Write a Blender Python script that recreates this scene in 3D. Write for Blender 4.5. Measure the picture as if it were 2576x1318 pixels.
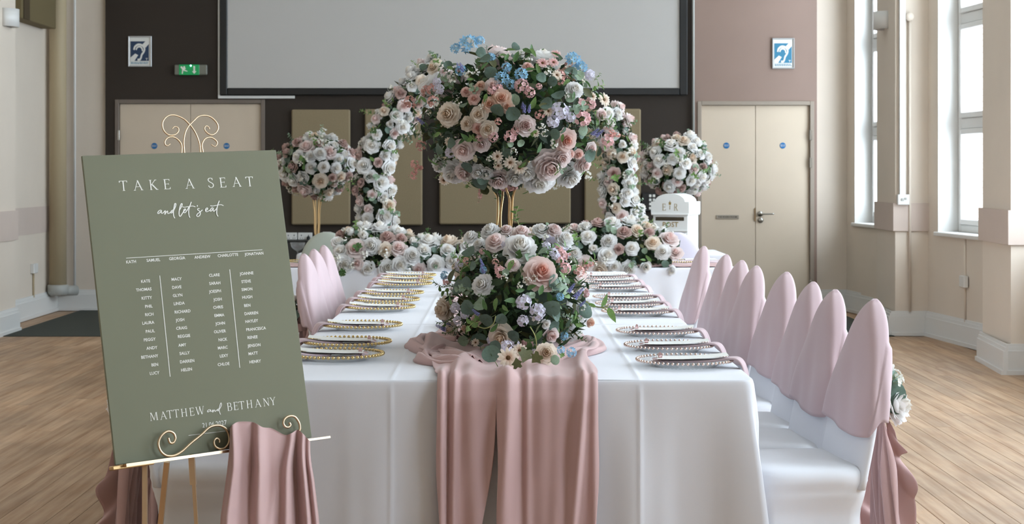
import bpy, bmesh, math, random
from mathutils import Vector, Matrix, Quaternion
for o in list(bpy.data.objects): bpy.data.objects.remove(o)
S = bpy.context.scene
C = S.collection
PI = math.pi
rnd = random.Random(7)

# ---------------------------------------------------------------- camera
F = 4300.0; PX, PY = 1275.0, 435.0; CH = 1.35          # focal length in pixels, principal point, camera height
cam_d = bpy.data.cameras.new('camera'); cam = bpy.data.objects.new('camera', cam_d); C.objects.link(cam)
cam.location = (0, 0, CH); cam.rotation_euler = (PI/2, 0, 0)
cam_d.sensor_width = 36; cam_d.lens = F/2576*36
cam_d.shift_x = (1288-PX)/2576; cam_d.shift_y = -(659-PY)/2576
cam_d.clip_start = .05; cam_d.clip_end = 200
cam_d.dof.use_dof = True; cam_d.dof.focus_distance = 5.3; cam_d.dof.aperture_fstop = 11
S.camera = cam
# ---------------------------------------------------------------- sky, window portals, exposure
W = bpy.data.worlds.new('sky'); S.world = W; W.use_nodes = True
W.node_tree.nodes['Background'].inputs[0].default_value = (.76, .86, 1.0, 1)
W.node_tree.nodes['Background'].inputs[1].default_value = 1.0
S.view_settings.view_transform = 'Standard'; S.view_settings.look = 'None'
S.view_settings.gamma = 1; S.view_settings.exposure = 3.48; S.view_settings.use_curve_mapping = False
S.cycles.max_bounces = 6; S.cycles.diffuse_bounces = 3; S.cycles.glossy_bounces = 3; S.cycles.transmission_bounces = 4; S.cycles.transparent_max_bounces = 16
S.cycles.adaptive_threshold = .03
S.cycles.caustics_reflective = False; S.cycles.caustics_refractive = False
def portal(name, loc, rot, sx, sy):                     # guides daylight sampling at a window opening, gives off no light itself
    l = bpy.data.lights.new(name, 'AREA'); l.shape = 'RECTANGLE'; l.size = sx; l.size_y = sy
    l.cycles.is_portal = True
    o = bpy.data.objects.new(name, l); C.objects.link(o); o.location = loc; o.rotation_euler = rot

def X(px, d): return (px-PX)*d/F
def Z(py, d): return CH-(py-PY)*d/F
def P(px, py, d): return Vector((X(px, d), d, Z(py, d)))

# ---------------------------------------------------------------- materials
def srgb(c):
    f = lambda v: v/12.92 if v <= .04045 else ((v+.055)/1.055)**2.4
    return tuple(f(v/255) for v in c)+(1,)
MATS = {}
def mat(name, col, rough=.6, metal=0, spec=.5, var=0, vscale=6, bump=0, bscale=200, sheen=0, trans=0, emit=0, rand=0, coat=0):
    if name in MATS: return MATS[name]
    m = bpy.data.materials.new(name); m.use_nodes = True; nt = m.node_tree; N = nt.nodes; L = nt.links
    b = N['Principled BSDF']
    c = srgb(col)
    b.inputs['Base Color'].default_value = c; b.inputs['Roughness'].default_value = rough
    b.inputs['Metallic'].default_value = metal; b.inputs['Specular IOR Level'].default_value = spec
    b.inputs['Sheen Weight'].default_value = sheen; b.inputs['Coat Weight'].default_value = coat
    src = None
    tc = N.new('ShaderNodeTexCoord')
    if var:
        n = N.new('ShaderNodeTexNoise'); n.inputs['Scale'].default_value = vscale; n.inputs['Detail'].default_value = 4
        L.new(tc.outputs['Object'], n.inputs['Vector'])
        mr = N.new('ShaderNodeMapRange'); mr.inputs[1].default_value = .3; mr.inputs[2].default_value = .7
        mr.inputs[3].default_value = 1-var; mr.inputs[4].default_value = 1+var
        L.new(n.outputs['Fac'], mr.inputs[0])
        src = mr.outputs[0]
    if rand:
        oi = N.new('ShaderNodeObjectInfo'); mr2 = N.new('ShaderNodeMapRange')
        mr2.inputs[3].default_value = 1-rand; mr2.inputs[4].default_value = 1+rand*.6
        L.new(oi.outputs['Random'], mr2.inputs[0])
        if src is None: src = mr2.outputs[0]
        else:
            mm = N.new('ShaderNodeMath'); mm.operation = 'MULTIPLY'; L.new(src, mm.inputs[0]); L.new(mr2.outputs[0], mm.inputs[1]); src = mm.outputs[0]
    if src is not None:
        h = N.new('ShaderNodeHueSaturation'); h.inputs['Color'].default_value = c
        L.new(src, h.inputs['Value']); L.new(h.outputs[0], b.inputs['Base Color'])
    if bump:
        n = N.new('ShaderNodeTexNoise'); n.inputs['Scale'].default_value = bscale; n.inputs['Detail'].default_value = 3
        L.new(tc.outputs['Object'], n.inputs['Vector'])
        bp = N.new('ShaderNodeBump'); bp.inputs['Strength'].default_value = bump; bp.inputs['Distance'].default_value = .002
        L.new(n.outputs['Fac'], bp.inputs['Height']); L.new(bp.outputs[0], b.inputs['Normal'])
    if trans:
        out = N['Material Output']; t = N.new('ShaderNodeBsdfTranslucent'); mx = N.new('ShaderNodeMixShader')
        if src is not None: L.new(h.outputs[0], t.inputs[0])
        else: t.inputs[0].default_value = c
        mx.inputs[0].default_value = trans
        L.new(b.outputs[0], mx.inputs[1]); L.new(t.outputs[0], mx.inputs[2]); L.new(mx.outputs[0], out.inputs[0])
    if emit:
        b.inputs['Emission Color'].default_value = c; b.inputs['Emission Strength'].default_value = emit
    MATS[name] = m; return m
def petal_mat(name, edge, core, r0=.1, r1=.6):        # petals coloured from heart to rim
    m = bpy.data.materials.new(name); m.use_nodes = True; nt = m.node_tree; N = nt.nodes; L = nt.links
    b = N['Principled BSDF']; b.inputs['Roughness'].default_value = .65; b.inputs['Specular IOR Level'].default_value = .25
    tc = N.new('ShaderNodeTexCoord'); sx = N.new('ShaderNodeSeparateXYZ'); L.new(tc.outputs['Object'], sx.inputs[0])
    a = N.new('ShaderNodeMath'); a.operation = 'MULTIPLY'; L.new(sx.outputs[0], a.inputs[0]); L.new(sx.outputs[0], a.inputs[1])
    q = N.new('ShaderNodeMath'); q.operation = 'MULTIPLY_ADD'; L.new(sx.outputs[1], q.inputs[0]); L.new(sx.outputs[1], q.inputs[1]); L.new(a.outputs[0], q.inputs[2])
    s = N.new('ShaderNodeMath'); s.operation = 'SQRT'; L.new(q.outputs[0], s.inputs[0])
    r = N.new('ShaderNodeValToRGB'); e = r.color_ramp.elements
    e[0].position = r0; e[0].color = srgb(core); e[1].position = r1; e[1].color = srgb(edge)
    L.new(s.outputs[0], r.inputs[0])
    oi = N.new('ShaderNodeObjectInfo'); mr = N.new('ShaderNodeMapRange'); mr.inputs[3].default_value = .95; mr.inputs[4].default_value = 1.03
    L.new(oi.outputs['Random'], mr.inputs[0])
    h = N.new('ShaderNodeHueSaturation'); L.new(r.outputs[0], h.inputs['Color']); L.new(mr.outputs[0], h.inputs['Value'])
    L.new(h.outputs[0], b.inputs['Base Color'])
    t = N.new('ShaderNodeBsdfTranslucent'); L.new(h.outputs[0], t.inputs[0])
    mx = N.new('ShaderNodeMixShader'); mx.inputs[0].default_value = .42
    L.new(b.outputs[0], mx.inputs[1]); L.new(t.outputs[0], mx.inputs[2]); L.new(mx.outputs[0], N['Material Output'].inputs[0])
    MATS[name] = m; return m
def clear_mat(name, tint=(.95, .96, .96), body=.12, rough=.05):   # thin clear glass or acrylic
    m = bpy.data.materials.new(name); m.use_nodes = True; nt = m.node_tree; N = nt.nodes; L = nt.links
    N.remove(N['Principled BSDF'])
    t = N.new('ShaderNodeBsdfTransparent'); t.inputs[0].default_value = tint+(1,)
    d = N.new('ShaderNodeBsdfDiffuse'); d.inputs[0].default_value = (.85, .86, .87, 1)
    g = N.new('ShaderNodeBsdfGlossy'); g.inputs['Roughness'].default_value = rough
    m1 = N.new('ShaderNodeMixShader'); m1.inputs[0].default_value = body
    lw = N.new('ShaderNodeLayerWeight'); lw.inputs[0].default_value = .5
    pw = N.new('ShaderNodeMath'); pw.operation = 'POWER'; pw.inputs[1].default_value = 5; L.new(lw.outputs['Facing'], pw.inputs[0])
    f = N.new('ShaderNodeMath'); f.operation = 'MULTIPLY_ADD'; f.inputs[1].default_value = .6; f.inputs[2].default_value = .04; L.new(pw.outputs[0], f.inputs[0])
    m2 = N.new('ShaderNodeMixShader')
    L.new(t.outputs[0], m1.inputs[1]); L.new(d.outputs[0], m1.inputs[2])
    L.new(f.outputs[0], m2.inputs[0]); L.new(m1.outputs[0], m2.inputs[1]); L.new(g.outputs[0], m2.inputs[2])
    L.new(m2.outputs[0], N['Material Output'].inputs[0])
    MATS[name] = m; return m
def wood_mat(name, c1, c2, rand=.18, planks=0):
    m = bpy.data.materials.new(name); m.use_nodes = True; nt = m.node_tree; N = nt.nodes; L = nt.links
    b = N['Principled BSDF']; b.inputs['Roughness'].default_value = .5; b.inputs['Specular IOR Level'].default_value = .35
    tc = N.new('ShaderNodeTexCoord'); g = N.new('ShaderNodeNewGeometry'); mp = N.new('ShaderNodeMapping')
    mp.inputs['Scale'].default_value = (28, 1.6, 1)
    oi = N.new('ShaderNodeObjectInfo'); vm = N.new('ShaderNodeVectorMath'); vm.operation = 'MULTIPLY_ADD'
    vm.inputs[1].default_value = (40, 40, 0)
    L.new(oi.outputs['Random'], vm.inputs[0]); L.new(g.outputs['Position'], vm.inputs[2])
    L.new(vm.outputs[0], mp.inputs[0])
    n = N.new('ShaderNodeTexNoise'); n.inputs['Scale'].default_value = 1; n.inputs['Detail'].default_value = 6
    L.new(mp.outputs[0], n.inputs['Vector'])
    n2 = N.new('ShaderNodeTexNoise'); n2.inputs['Scale'].default_value = 1.3; n2.inputs['Detail'].default_value = 5; n2.inputs['Roughness'].default_value = .7
    L.new(g.outputs['Position'], n2.inputs['Vector'])
    r = N.new('ShaderNodeValToRGB'); e = r.color_ramp.elements; e[0].position = .3; e[1].position = .72
    e[0].color = srgb(c1); e[1].color = srgb(c2); L.new(n.outputs['Fac'], r.inputs[0])
    mr = N.new('ShaderNodeMapRange'); mr.inputs[3].default_value = 1-rand; mr.inputs[4].default_value = 1+rand*.5
    L.new(oi.outputs['Random'], mr.inputs[0])
    mr2 = N.new('ShaderNodeMapRange'); mr2.inputs[1].default_value = .35; mr2.inputs[2].default_value = .65; mr2.inputs[3].default_value = .82; mr2.inputs[4].default_value = 1.12
    L.new(n2.outputs['Fac'], mr2.inputs[0])
    mm = N.new('ShaderNodeMath'); mm.operation = 'MULTIPLY'; L.new(mr.outputs[0], mm.inputs[0]); L.new(mr2.outputs[0], mm.inputs[1])
    h = N.new('ShaderNodeHueSaturation'); L.new(r.outputs[0], h.inputs['Color']); L.new(mm.outputs[0], h.inputs['Value'])
    L.new(h.outputs[0], b.inputs['Base Color'])
    mr3 = N.new('ShaderNodeMapRange'); mr3.inputs[3].default_value = .35; mr3.inputs[4].default_value = .65
    L.new(n2.outputs['Fac'], mr3.inputs[0]); L.new(mr3.outputs[0], b.inputs['Roughness'])
    MATS[name] = m; return m

M_cream = mat('cream wall paint', (230, 216, 200), .75, var=.03, vscale=1.5, bump=.15, bscale=40)
M_band = mat('pale pink dado paint', (212, 194, 182), .75, var=.03, vscale=2)
M_white = mat('white gloss paint', (232, 230, 226), .4)
M_brown_shaded = mat('shaded brown wall paint', (46, 36, 27), .7, var=.05, vscale=2, bump=.15, bscale=60)  # end wall brown, with the dimmer side's shade put into the colour
M_brown_lit = mat('lit brown wall paint', (150, 126, 114), .7, var=.04, vscale=2, bump=.15, bscale=60)  # same wall brown, lightened to carry the daylight near the windows
M_ceil = mat('white ceiling paint', (225, 222, 214), .85)
M_door = mat('pale beige door laminate', (216, 198, 176), .5, var=.02, vscale=3)
M_doorf = mat('grey brown door frame', (120, 108, 98), .55)
M_carpet = mat('dark green carpet', (58, 62, 56), .95, var=.15, vscale=60, bump=.6, bscale=400)
M_wood = wood_mat('worn maple floor', (158, 122, 90), (198, 168, 138))
M_cloth = mat('white polyester tablecloth', (232, 231, 236), .75, spec=.3, sheen=.15, bump=.08, bscale=900)
M_spandex = mat('white spandex cover', (238, 238, 242), .55, spec=.35, sheen=.1)
M_pink = mat('dusty pink chiffon', (212, 176, 172), .75, spec=.2, sheen=.3, trans=.12, bump=.1, bscale=700)
M_hood = mat('dusty pink chair hood', (208, 182, 185), .7, spec=.25, sheen=.3, bump=.08, bscale=700)
M_gold = mat('brushed gold', (214, 188, 156), .36, metal=1)
M_golddk = mat('satin brass', (196, 164, 118), .38, metal=1)
M_rose = mat('rose gold beads', (232, 208, 196), .18, metal=1)
M_bead = mat('bright gold beads', (214, 188, 132), .2, metal=1)
M_sage = mat('sage green board', (126, 126, 104), .8, var=.02, vscale=3, bump=.05, bscale=800)
M_letter = mat('white vinyl lettering', (240, 236, 226), .35)
M_cardw = mat('white card', (236, 234, 228), .8)
M_cardg = mat('grey vellum card', (190, 186, 178), .7)
M_clear = clear_mat('clear charger plate')
M_clear2 = clear_mat('clear ribbed charger plate', body=.2)
M_glass = clear_mat('clear drinking glass', body=.03, rough=.02)
M_pane = clear_mat('window pane', tint=(.97, .99, .98), body=.0, rough=.02)
M_black = mat('black satin', (22, 22, 22), .45)
M_screen = mat('projection screen fabric', (196, 192, 187), .9, var=.01, vscale=1)
M_panel = mat('olive beige acoustic fabric', (146, 130, 102), .95, var=.05, vscale=90, bump=.4, bscale=500)
M_olive = mat('olive brown box', (112, 98, 66), .8)
M_pipe = mat('beige pipe paint', (186, 168, 136), .6)
M_grey = mat('grey plastic', (178, 178, 172), .5)
M_steel = mat('brushed steel', (178, 174, 166), .3, metal=1)
M_blue = mat('blue disc', (20, 108, 168), .5)
M_blue2 = mat('blue sign face', (58, 128, 160), .5)
M_navy = mat('navy sign face', (40, 62, 92), .5)
M_silver = mat('silver frame', (206, 206, 206), .35, metal=.6)
M_green = mat('green exit legend', (14, 120, 66), .4, emit=.06)
M_led = mat('green indicator lamp', (120, 255, 190), .4, emit=.8)
M_brick = mat('pale brick', (196, 178, 166), .85, var=.12, vscale=14, rand=.12)
M_mortar = mat('mortar', (214, 208, 200), .9)
M_postbox = mat('white painted postbox', (240, 240, 236), .4)
M_postgold = mat('gold postbox lettering', (176, 148, 84), .4, metal=.5)
M_sagechair = mat('sage green chair cover', (176, 180, 166), .7, sheen=.2)
M_lilac = mat('pale lilac chair cover', (214, 206, 218), .7, sheen=.2)
M_foam = mat('dark green foam', (38, 50, 34), .95)
M_stem = mat('green stem', (110, 124, 70), .7)
M_twig = mat('yellow green twig', (172, 176, 112), .6)
M_leafd = mat('deep green leaf', (52, 74, 46), .55, var=.2, vscale=8, rand=.3, trans=.15)
M_leafm = mat('mid green leaf', (84, 118, 66), .5, var=.2, vscale=8, rand=.3, trans=.25)
M_leafl = mat('fresh green leaf', (118, 150, 84), .5, var=.15, vscale=8, rand=.25, trans=.3)
M_leafo = mat('olive leaf', (96, 98, 62), .6, var=.15, vscale=8, rand=.25, trans=.2)
M_euc = mat('grey green eucalyptus', (92, 112, 98), .65, var=.12, vscale=6, rand=.28, trans=.12)
M_eucp = mat('pale eucalyptus', (146, 166, 140), .65, var=.1, vscale=6, rand=.2, trans=.15)
R_white = petal_mat('white petals', (253, 251, 249), (250, 242, 230))
R_cream = petal_mat('cream petals', (248, 236, 222), (242, 216, 188))
R_blush = petal_mat('blush petals', (250, 236, 232), (246, 216, 208))
R_pinkr = petal_mat('pink garden rose petals', (244, 220, 212), (240, 178, 158))
R_dusty = petal_mat('dusty mauve petals', (220, 194, 186), (198, 158, 148))
R_peach = petal_mat('peach petals', (242, 214, 196), (232, 182, 156))
R_coral = petal_mat('coral petals', (244, 212, 202), (232, 180, 164))
R_daisyc = petal_mat('cream daisy petals', (246, 234, 218), (236, 204, 180))
R_daisyp = petal_mat('pink daisy petals', (240, 206, 200), (226, 150, 150))
M_eye = mat('brown daisy eye', (96, 66, 34), .9)
M_lav = mat('lavender blossom', (236, 230, 244), .6, trans=.3, rand=.1)
M_blueb = mat('sky blue blossom', (158, 206, 236), .6, trans=.3, rand=.15)
M_pinkb = mat('pink blossom', (246, 200, 200), .6, trans=.3, rand=.15)
M_corb = mat('coral blossom', (236, 182, 172), .6, trans=.25, rand=.15)
M_purp = mat('violet blue blossom', (150, 150, 206), .6, trans=.2, rand=.2)
M_whiteb = mat('white small blossom', (244, 240, 230), .6, trans=.3, rand=.08)

# ---------------------------------------------------------------- mesh helpers
class MB:
    def __init__(s): s.v = []; s.f = []; s.mi = []
    def add(s, vs, fs, mi=0):
        b = len(s.v); s.v += [tuple(v) for v in vs]
        for f in fs: s.f.append(tuple(i+b for i in f)); s.mi.append(mi)
        return s
    def box(s, a, b, mi=0):
        x0, y0, z0 = a; x1, y1, z1 = b
        return s.add([(x0,y0,z0),(x1,y0,z0),(x1,y1,z0),(x0,y1,z0),(x0,y0,z1),(x1,y0,z1),(x1,y1,z1),(x0,y1,z1)],
            [(3,2,1,0),(4,5,6,7),(0,1,5,4),(1,2,6,5),(2,3,7,6),(3,0,4,7)], mi)
    def bbox(s, a, b, r=.01, mi=0):                     # box with chamfered edges
        x0, y0, z0 = [min(p, q) for p, q in zip(a, b)]; x1, y1, z1 = [max(p, q) for p, q in zip(a, b)]
        r = min(r, (x1-x0)/2.1, (y1-y0)/2.1, (z1-z0)/2.1)
        cx, cy, cz = (x0+x1)/2, (y0+y1)/2, (z0+z1)/2; hx, hy, hz = (x1-x0)/2, (y1-y0)/2, (z1-z0)/2
        vs = []; idx = {}
        for sx in (-1, 1):
            for sy in (-1, 1):
                for sz in (-1, 1):
                    for k in range(3):
                        d = [hx-r, hy-r, hz-r]; d[k] += r
                        idx[(sx, sy, sz, k)] = len(vs); vs.append((cx+sx*d[0], cy+sy*d[1], cz+sz*d[2]))
        fs = []
        I = idx
        for k in range(3):
            a1, a2 = (k+1) % 3, (k+2) % 3
            for sg in (-1, 1):
                q = []
                for u, w in ((-1,-1),(1,-1),(1,1),(-1,1)):
                    t = [0,0,0]; t[k] = sg; t[a1] = u; t[a2] = w; q.append(I[(*t, k)])
                fs.append(tuple(q if sg > 0 else q[::-1]))
            for u in (-1, 1):
                for w in (-1, 1):
                    t0 = [0,0,0]; t0[a1] = u; t0[a2] = w; t1 = list(t0); t0[k] = -1; t1[k] = 1
                    q = (I[(*t0, a1)], I[(*t1, a1)], I[(*t1, a2)], I[(*t0, a2)])
                    fs.append(q if u*w > 0 else q[::-1])
        for sx in (-1, 1):
            for sy in (-1, 1):
                for sz in (-1, 1):
                    q = tuple(I[(sx, sy, sz, k)] for k in range(3)); fs.append(q if sx*sy*sz > 0 else q[::-1])
        return s.add(vs, fs, mi)
    def tube(s, pts, r, n=8, mi=0, cap=True, square=False):
        pts = [Vector(p) for p in pts]; m = len(pts)
        rs = r if isinstance(r, (list, tuple)) else [r]*m
        up = None; rings = []
        for i, p in enumerate(pts):
            t = (pts[min(i+1, m-1)]-pts[max(i-1, 0)]).normalized()
            if up is None:
                up = Vector((0,0,1)) if abs(t.z) < .9 else Vector((1,0,0))
            a = t.cross(up).normalized(); b = a.cross(t).normalized(); up = b
            rings.append([p+(a*math.cos(2*PI*k/n+(PI/4 if square else 0))+b*math.sin(2*PI*k/n+(PI/4 if square else 0)))*rs[i] for k in range(n)])
        vs = [v for g in rings for v in g]; fs = []
        for i in range(m-1):
            for k in range(n):
                fs.append((i*n+k, i*n+(k+1) % n, (i+1)*n+(k+1) % n, (i+1)*n+k))
        if cap: fs.append(tuple(range(n))[::-1]); fs.append(tuple((m-1)*n+k for k in range(n)))
        return s.add(vs, fs, mi)
    def lathe(s, prof, n=24, c=(0,0,0), mi=0, mod=None):
        vs = []; fs = []
        for r, z in prof:
            for k in range(n):
                a = 2*PI*k/n; zz = z+(mod(k, r) if mod else 0)
                vs.append((c[0]+r*math.cos(a), c[1]+r*math.sin(a), c[2]+zz))
        for i in range(len(prof)-1):
            for k in range(n):
                fs.append((i*n+k, i*n+(k+1) % n, (i+1)*n+(k+1) % n, (i+1)*n+k))
        return s.add(vs, fs, mi)
    def grid(s, nu, nv, fn, mi=0):
        vs = [fn(i/nu, j/nv) for j in range(nv+1) for i in range(nu+1)]; w = nu+1
        fs = [(j*w+i, j*w+i+1, (j+1)*w+i+1, (j+1)*w+i) for j in range(nv) for i in range(nu)]
        return s.add(vs, fs, mi)
    def ball(s, c, r, nu=8, nv=5, mi=0, sc=(1,1,1)):
        vs = [(c[0], c[1], c[2]+r*sc[2])]; fs = []
        for j in range(1, nv):
            t = PI*j/nv
            for i in range(nu):
                a = 2*PI*i/nu; vs.append((c[0]+r*sc[0]*math.sin(t)*math.cos(a), c[1]+r*sc[1]*math.sin(t)*math.sin(a), c[2]+r*sc[2]*math.cos(t)))
        vs.append((c[0], c[1], c[2]-r*sc[2])); e = len(vs)-1
        for i in range(nu):
            fs.append((0, 1+i, 1+(i+1) % nu)); fs.append((e, e-nu+(i+1) % nu, e-nu+i))
        for j in range(nv-2):
            for i in range(nu):
                a = 1+j*nu; fs.append((a+i, a+nu+i, a+nu+(i+1) % nu, a+(i+1) % nu))
        return s.add(vs, fs, mi)
    def rings(s, rs, cap0=True, cap1=True, mi=0):
        n = len(rs[0]); vs = [p for r in rs for p in r]; fs = []
        for i in range(len(rs)-1):
            for k in range(n): fs.append((i*n+k, i*n+(k+1) % n, (i+1)*n+(k+1) % n, (i+1)*n+k))
        if cap0: fs.append(tuple(range(n))[::-1])
        if cap1: fs.append(tuple((len(rs)-1)*n+k for k in range(n)))
        return s.add(vs, fs, mi)
    def merge(s, o, fn, mi=None):
        return s.add([fn(Vector(v)) for v in o.v], o.f, 0) if mi is None else s.add([fn(Vector(v)) for v in o.v], o.f, mi)
    def data(s, name, mats, smooth=True):
        me = bpy.data.meshes.new(name); me.from_pydata(s.v, [], s.f)
        for m in (mats if isinstance(mats, (list, tuple)) else [mats]): me.materials.append(m)
        me.polygons.foreach_set('material_index', s.mi)
        me.polygons.foreach_set('use_smooth', [smooth]*len(s.f)); me.update()
        return me
    def build(s, name, mats, parent=None, loc=(0,0,0), smooth=False):
        return link(name, s.data(name, mats, smooth), parent, loc)
def link(name, data, parent=None, loc=(0,0,0)):
    o = bpy.data.objects.new(name, data); C.objects.link(o); o.location = loc
    if parent is not None: o.parent = parent
    return o
def solid(o, t, off=0, bev=0):
    m = o.modifiers.new('thickness', 'SOLIDIFY'); m.thickness = t; m.offset = off; return o
def tag(o, label=None, cat=None, group=None, kind=None):
    for k, v in (('label', label), ('category', cat), ('group', group), ('kind', kind)):
        if v: o[k] = v
    return o
def empty(name, loc, rz=0, label=None, cat=None, group=None):
    o = bpy.data.objects.new(name, None); C.objects.link(o); o.location = loc; o.rotation_euler = (0, 0, rz)
    o.empty_display_size = .05
    return tag(o, label, cat, group)
def struct(o): o['kind'] = 'structure'; return o
def copy_tree(o, parent=None):
    c = o.copy(); C.objects.link(c); c.parent = parent
    for ch in o.children: copy_tree(ch, c)
    return c
def smooth01(a, b, x):
    t = max(0, min(1, (x-a)/(b-a))); return t*t*(3-2*t)
def catmull(pts, k=6):
    pts = [Vector(p) for p in pts]; out = []
    for i in range(len(pts)-1):
        p0 = pts[max(i-1, 0)]; p1 = pts[i]; p2 = pts[i+1]; p3 = pts[min(i+2, len(pts)-1)]
        for j in range(k):
            t = j/k
            out.append(.5*((2*p1)+(p2-p0)*t+(2*p0-5*p1+4*p2-p3)*t*t+(3*p1-p0-3*p2+p3)*t**3))
    out.append(pts[-1]); return out
ORD = ['first', 'second', 'third', 'fourth', 'fifth', 'sixth', 'seventh', 'eighth', 'ninth']
def text_mesh(txt, size, bold=0, extr=0, align='CENTER', sx=1):
    cu = bpy.data.curves.new('text', 'FONT'); cu.body = txt; cu.size = size; cu.align_x = align; cu.align_y = 'CENTER'
    cu.offset = bold; cu.extrude = extr; cu.resolution_u = 2
    o = bpy.data.objects.new('text', cu); C.objects.link(o)
    bpy.context.view_layer.update()
    me = bpy.data.meshes.new_from_object(o.evaluated_get(bpy.context.evaluated_depsgraph_get()))
    bpy.data.objects.remove(o); bpy.data.curves.remove(cu)
    if sx != 1:
        for v in me.vertices: v.co.x *= sx
    return me
# ================================================================ the room
D = 16.75                                               # distance of the end wall
CE = 4.9
def bx(px): return X(px, D)
def bz(py): return Z(py, D)
def prism(mb, pts, z0, z1, mi=0):
    n = len(pts); area = sum(pts[i][0]*pts[(i+1) % n][1]-pts[(i+1) % n][0]*pts[i][1] for i in range(n))
    if area < 0: pts = pts[::-1]
    mb.add([(x, y, z0) for x, y in pts]+[(x, y, z1) for x, y in pts],
        [tuple(range(n))[::-1], tuple(range(n, 2*n))]+[(i, (i+1) % n, (i+1) % n+n, i+n) for i in range(n)], mi)
def seg(mb, a, b, z0, z1, t, mi=0):                     # wall slab between two plan points, thickness t to the right of a->b
    d = Vector((b[0]-a[0], b[1]-a[1])).normalized(); nrm = Vector((d.y, -d.x))*t
    prism(mb, [a, b, (b[0]+nrm.x, b[1]+nrm.y), (a[0]+nrm.x, a[1]+nrm.y)], z0, z1, mi)
# floor: slab, carpet at the end of the hall, strip boards
fl = struct(MB().box((-4.8, -3.2, -.12), (3.9, 17.1, -.006)).build('floor', M_wood))
plank_me = {}
PW = .098
strips = [(.95+i*PW, 3.62) for i in range(27)]+[(-.95-i*PW, 0) for i in range(36)]
def rmax(x): return 3.60
np_ = 0
for x, _ in strips:
    y = 5.6+rnd.random()*1.2
    first = True
    y0 = 5.2
    while y0 < 14.1 and np_ < 300:
        y1 = min(y if first else y0+2.7+rnd.random()*1.1, 14.1)
        first = False
        if y1-y0 > .15 and abs(x)*F/y1 < 1700:
            L_ = round(y1-y0, 3)
            me = plank_me.get(L_)
            if me is None:
                me = plank_me[L_] = MB().bbox((-PW/2+.0008, .001, -.0055), (PW/2-.0008, L_-.001, 0), .0012).data('plank', M_wood, False)
            link('plank', me, fl, (x, y0, 0)); np_ += 1
        y0 = y1
cp = tag(MB().bbox((-4.18, 14.1, -.004), (3.2, 16.74, .006), .003).build('carpet', M_carpet), 'dark green carpet strip across the end of the hall', 'carpet')
# end wall
mb = MB(); mb.box((-4.9, D+.05, -.1), (3.345, D+.3, CE)); wb = struct(mb.build('wall_back', M_cream))
LD = (bx(297), bx(659), bz(258)); RD = (bx(1762), bx(2040), bz(262))
mb = MB()
def bp(x0, x1, z0, z1, mi=0): mb.box((x0, D, z0), (x1, D+.055, z1), mi)
bp(bx(265), LD[0], 0, CE); bp(LD[0], LD[1], LD[2], CE); bp(LD[1], bx(1747), 0, CE)
mb.build('painted_panel', M_brown_shaded, wb)
mb = MB(); bp(bx(1747), RD[0], 0, CE); bp(RD[0], RD[1], RD[2], CE); bp(RD[1], bx(2055), 0, CE)
mb.build('painted_panel', M_brown_lit, wb)
struct(MB().bbox((-4.8, -3.2, CE), (3.9, 17.1, CE+.15)).build('ceiling', M_ceil))
# side walls (plan points read from the skirting line)
mb = MB(); mbp = MB(); mbs = MB()
SILL = .866; WT = 4.4
WINS = []
def wall_run(a, b, w0, w1):
    d = Vector((b[0]-a[0], b[1]-a[1])); L_ = d.length; d.normalize()
    p = lambda t: (a[0]+d.x*t, a[1]+d.y*t)
    if w0 is None: seg(mb, b, a, -.1, CE, .3); return
    seg(mb, p(w0), a, -.1, CE, .3); seg(mb, p(w1), p(w0), -.1, SILL, .3); seg(mb, p(w1), p(w0), WT, CE, .3); seg(mb, b, p(w1), -.1, CE, .3)
    WINS.append((p(w0), p(w1)))
RW = [(3.34, 16.80), (3.53, 14.96), (3.497, 14.25), (3.70, 12.3), (3.66, 11.5)]
wall_run(RW[0], (3.53, 14.9), .26, 1.62)
wall_run((3.49, 14.3), (3.70, 12.25), .33, 1.95)
y = 11.6
wall_run((3.66, 11.55), (3.66, 8.9), .2, 2.45); wall_run((3.66, 8.9), (3.66, 6.2), .4, 2.2)  # unseen windows, widened to let in more light
wall_run((3.66, 6.2), (3.66, 3.5), .4, 2.2); wall_run((3.66, 3.5), (3.66, .8), .55, 2.15); wall_run((3.66, .8), (3.66, -3), None, None)  # last window added out of view to light the cloth front and sign
wr = struct(mb.build('wall_right', M_cream)); NR = len(WINS)
def pillar(mb, x_far, y_far, x_near, y_near, back, z0=-.1, z1=CE, g=0):
    prism(mb, [(x_far-g, y_far+g), (x_near-g, y_near-g), (back, y_near-g), (back, y_far+g)], z0, z1)
mbp = MB(); pillar(mbp, X(2206, 14.96), 14.96, X(2252, 14.2), 14.2, 3.7)
pl1 = mbp.build('pillar', M_cream, wr)
mbp = MB(); pillar(mbp, X(2206, 14.96), 14.96, X(2252, 14.2), 14.2, 3.6, .868, 1.10, .02); mbp.build('dado_band', M_band, wr)
mbp = MB(); pillar(mbp, X(2472, 12.3), 12.3, X(2543, 11.46), 11.46, 3.8); mbp.build('pillar', M_cream, wr)
mbp = MB(); pillar(mbp, X(2472, 12.3), 12.3, X(2543, 11.46), 11.46, 3.7, .868, 1.10, .025); mbp.build('dado_band', M_band, wr)
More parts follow.
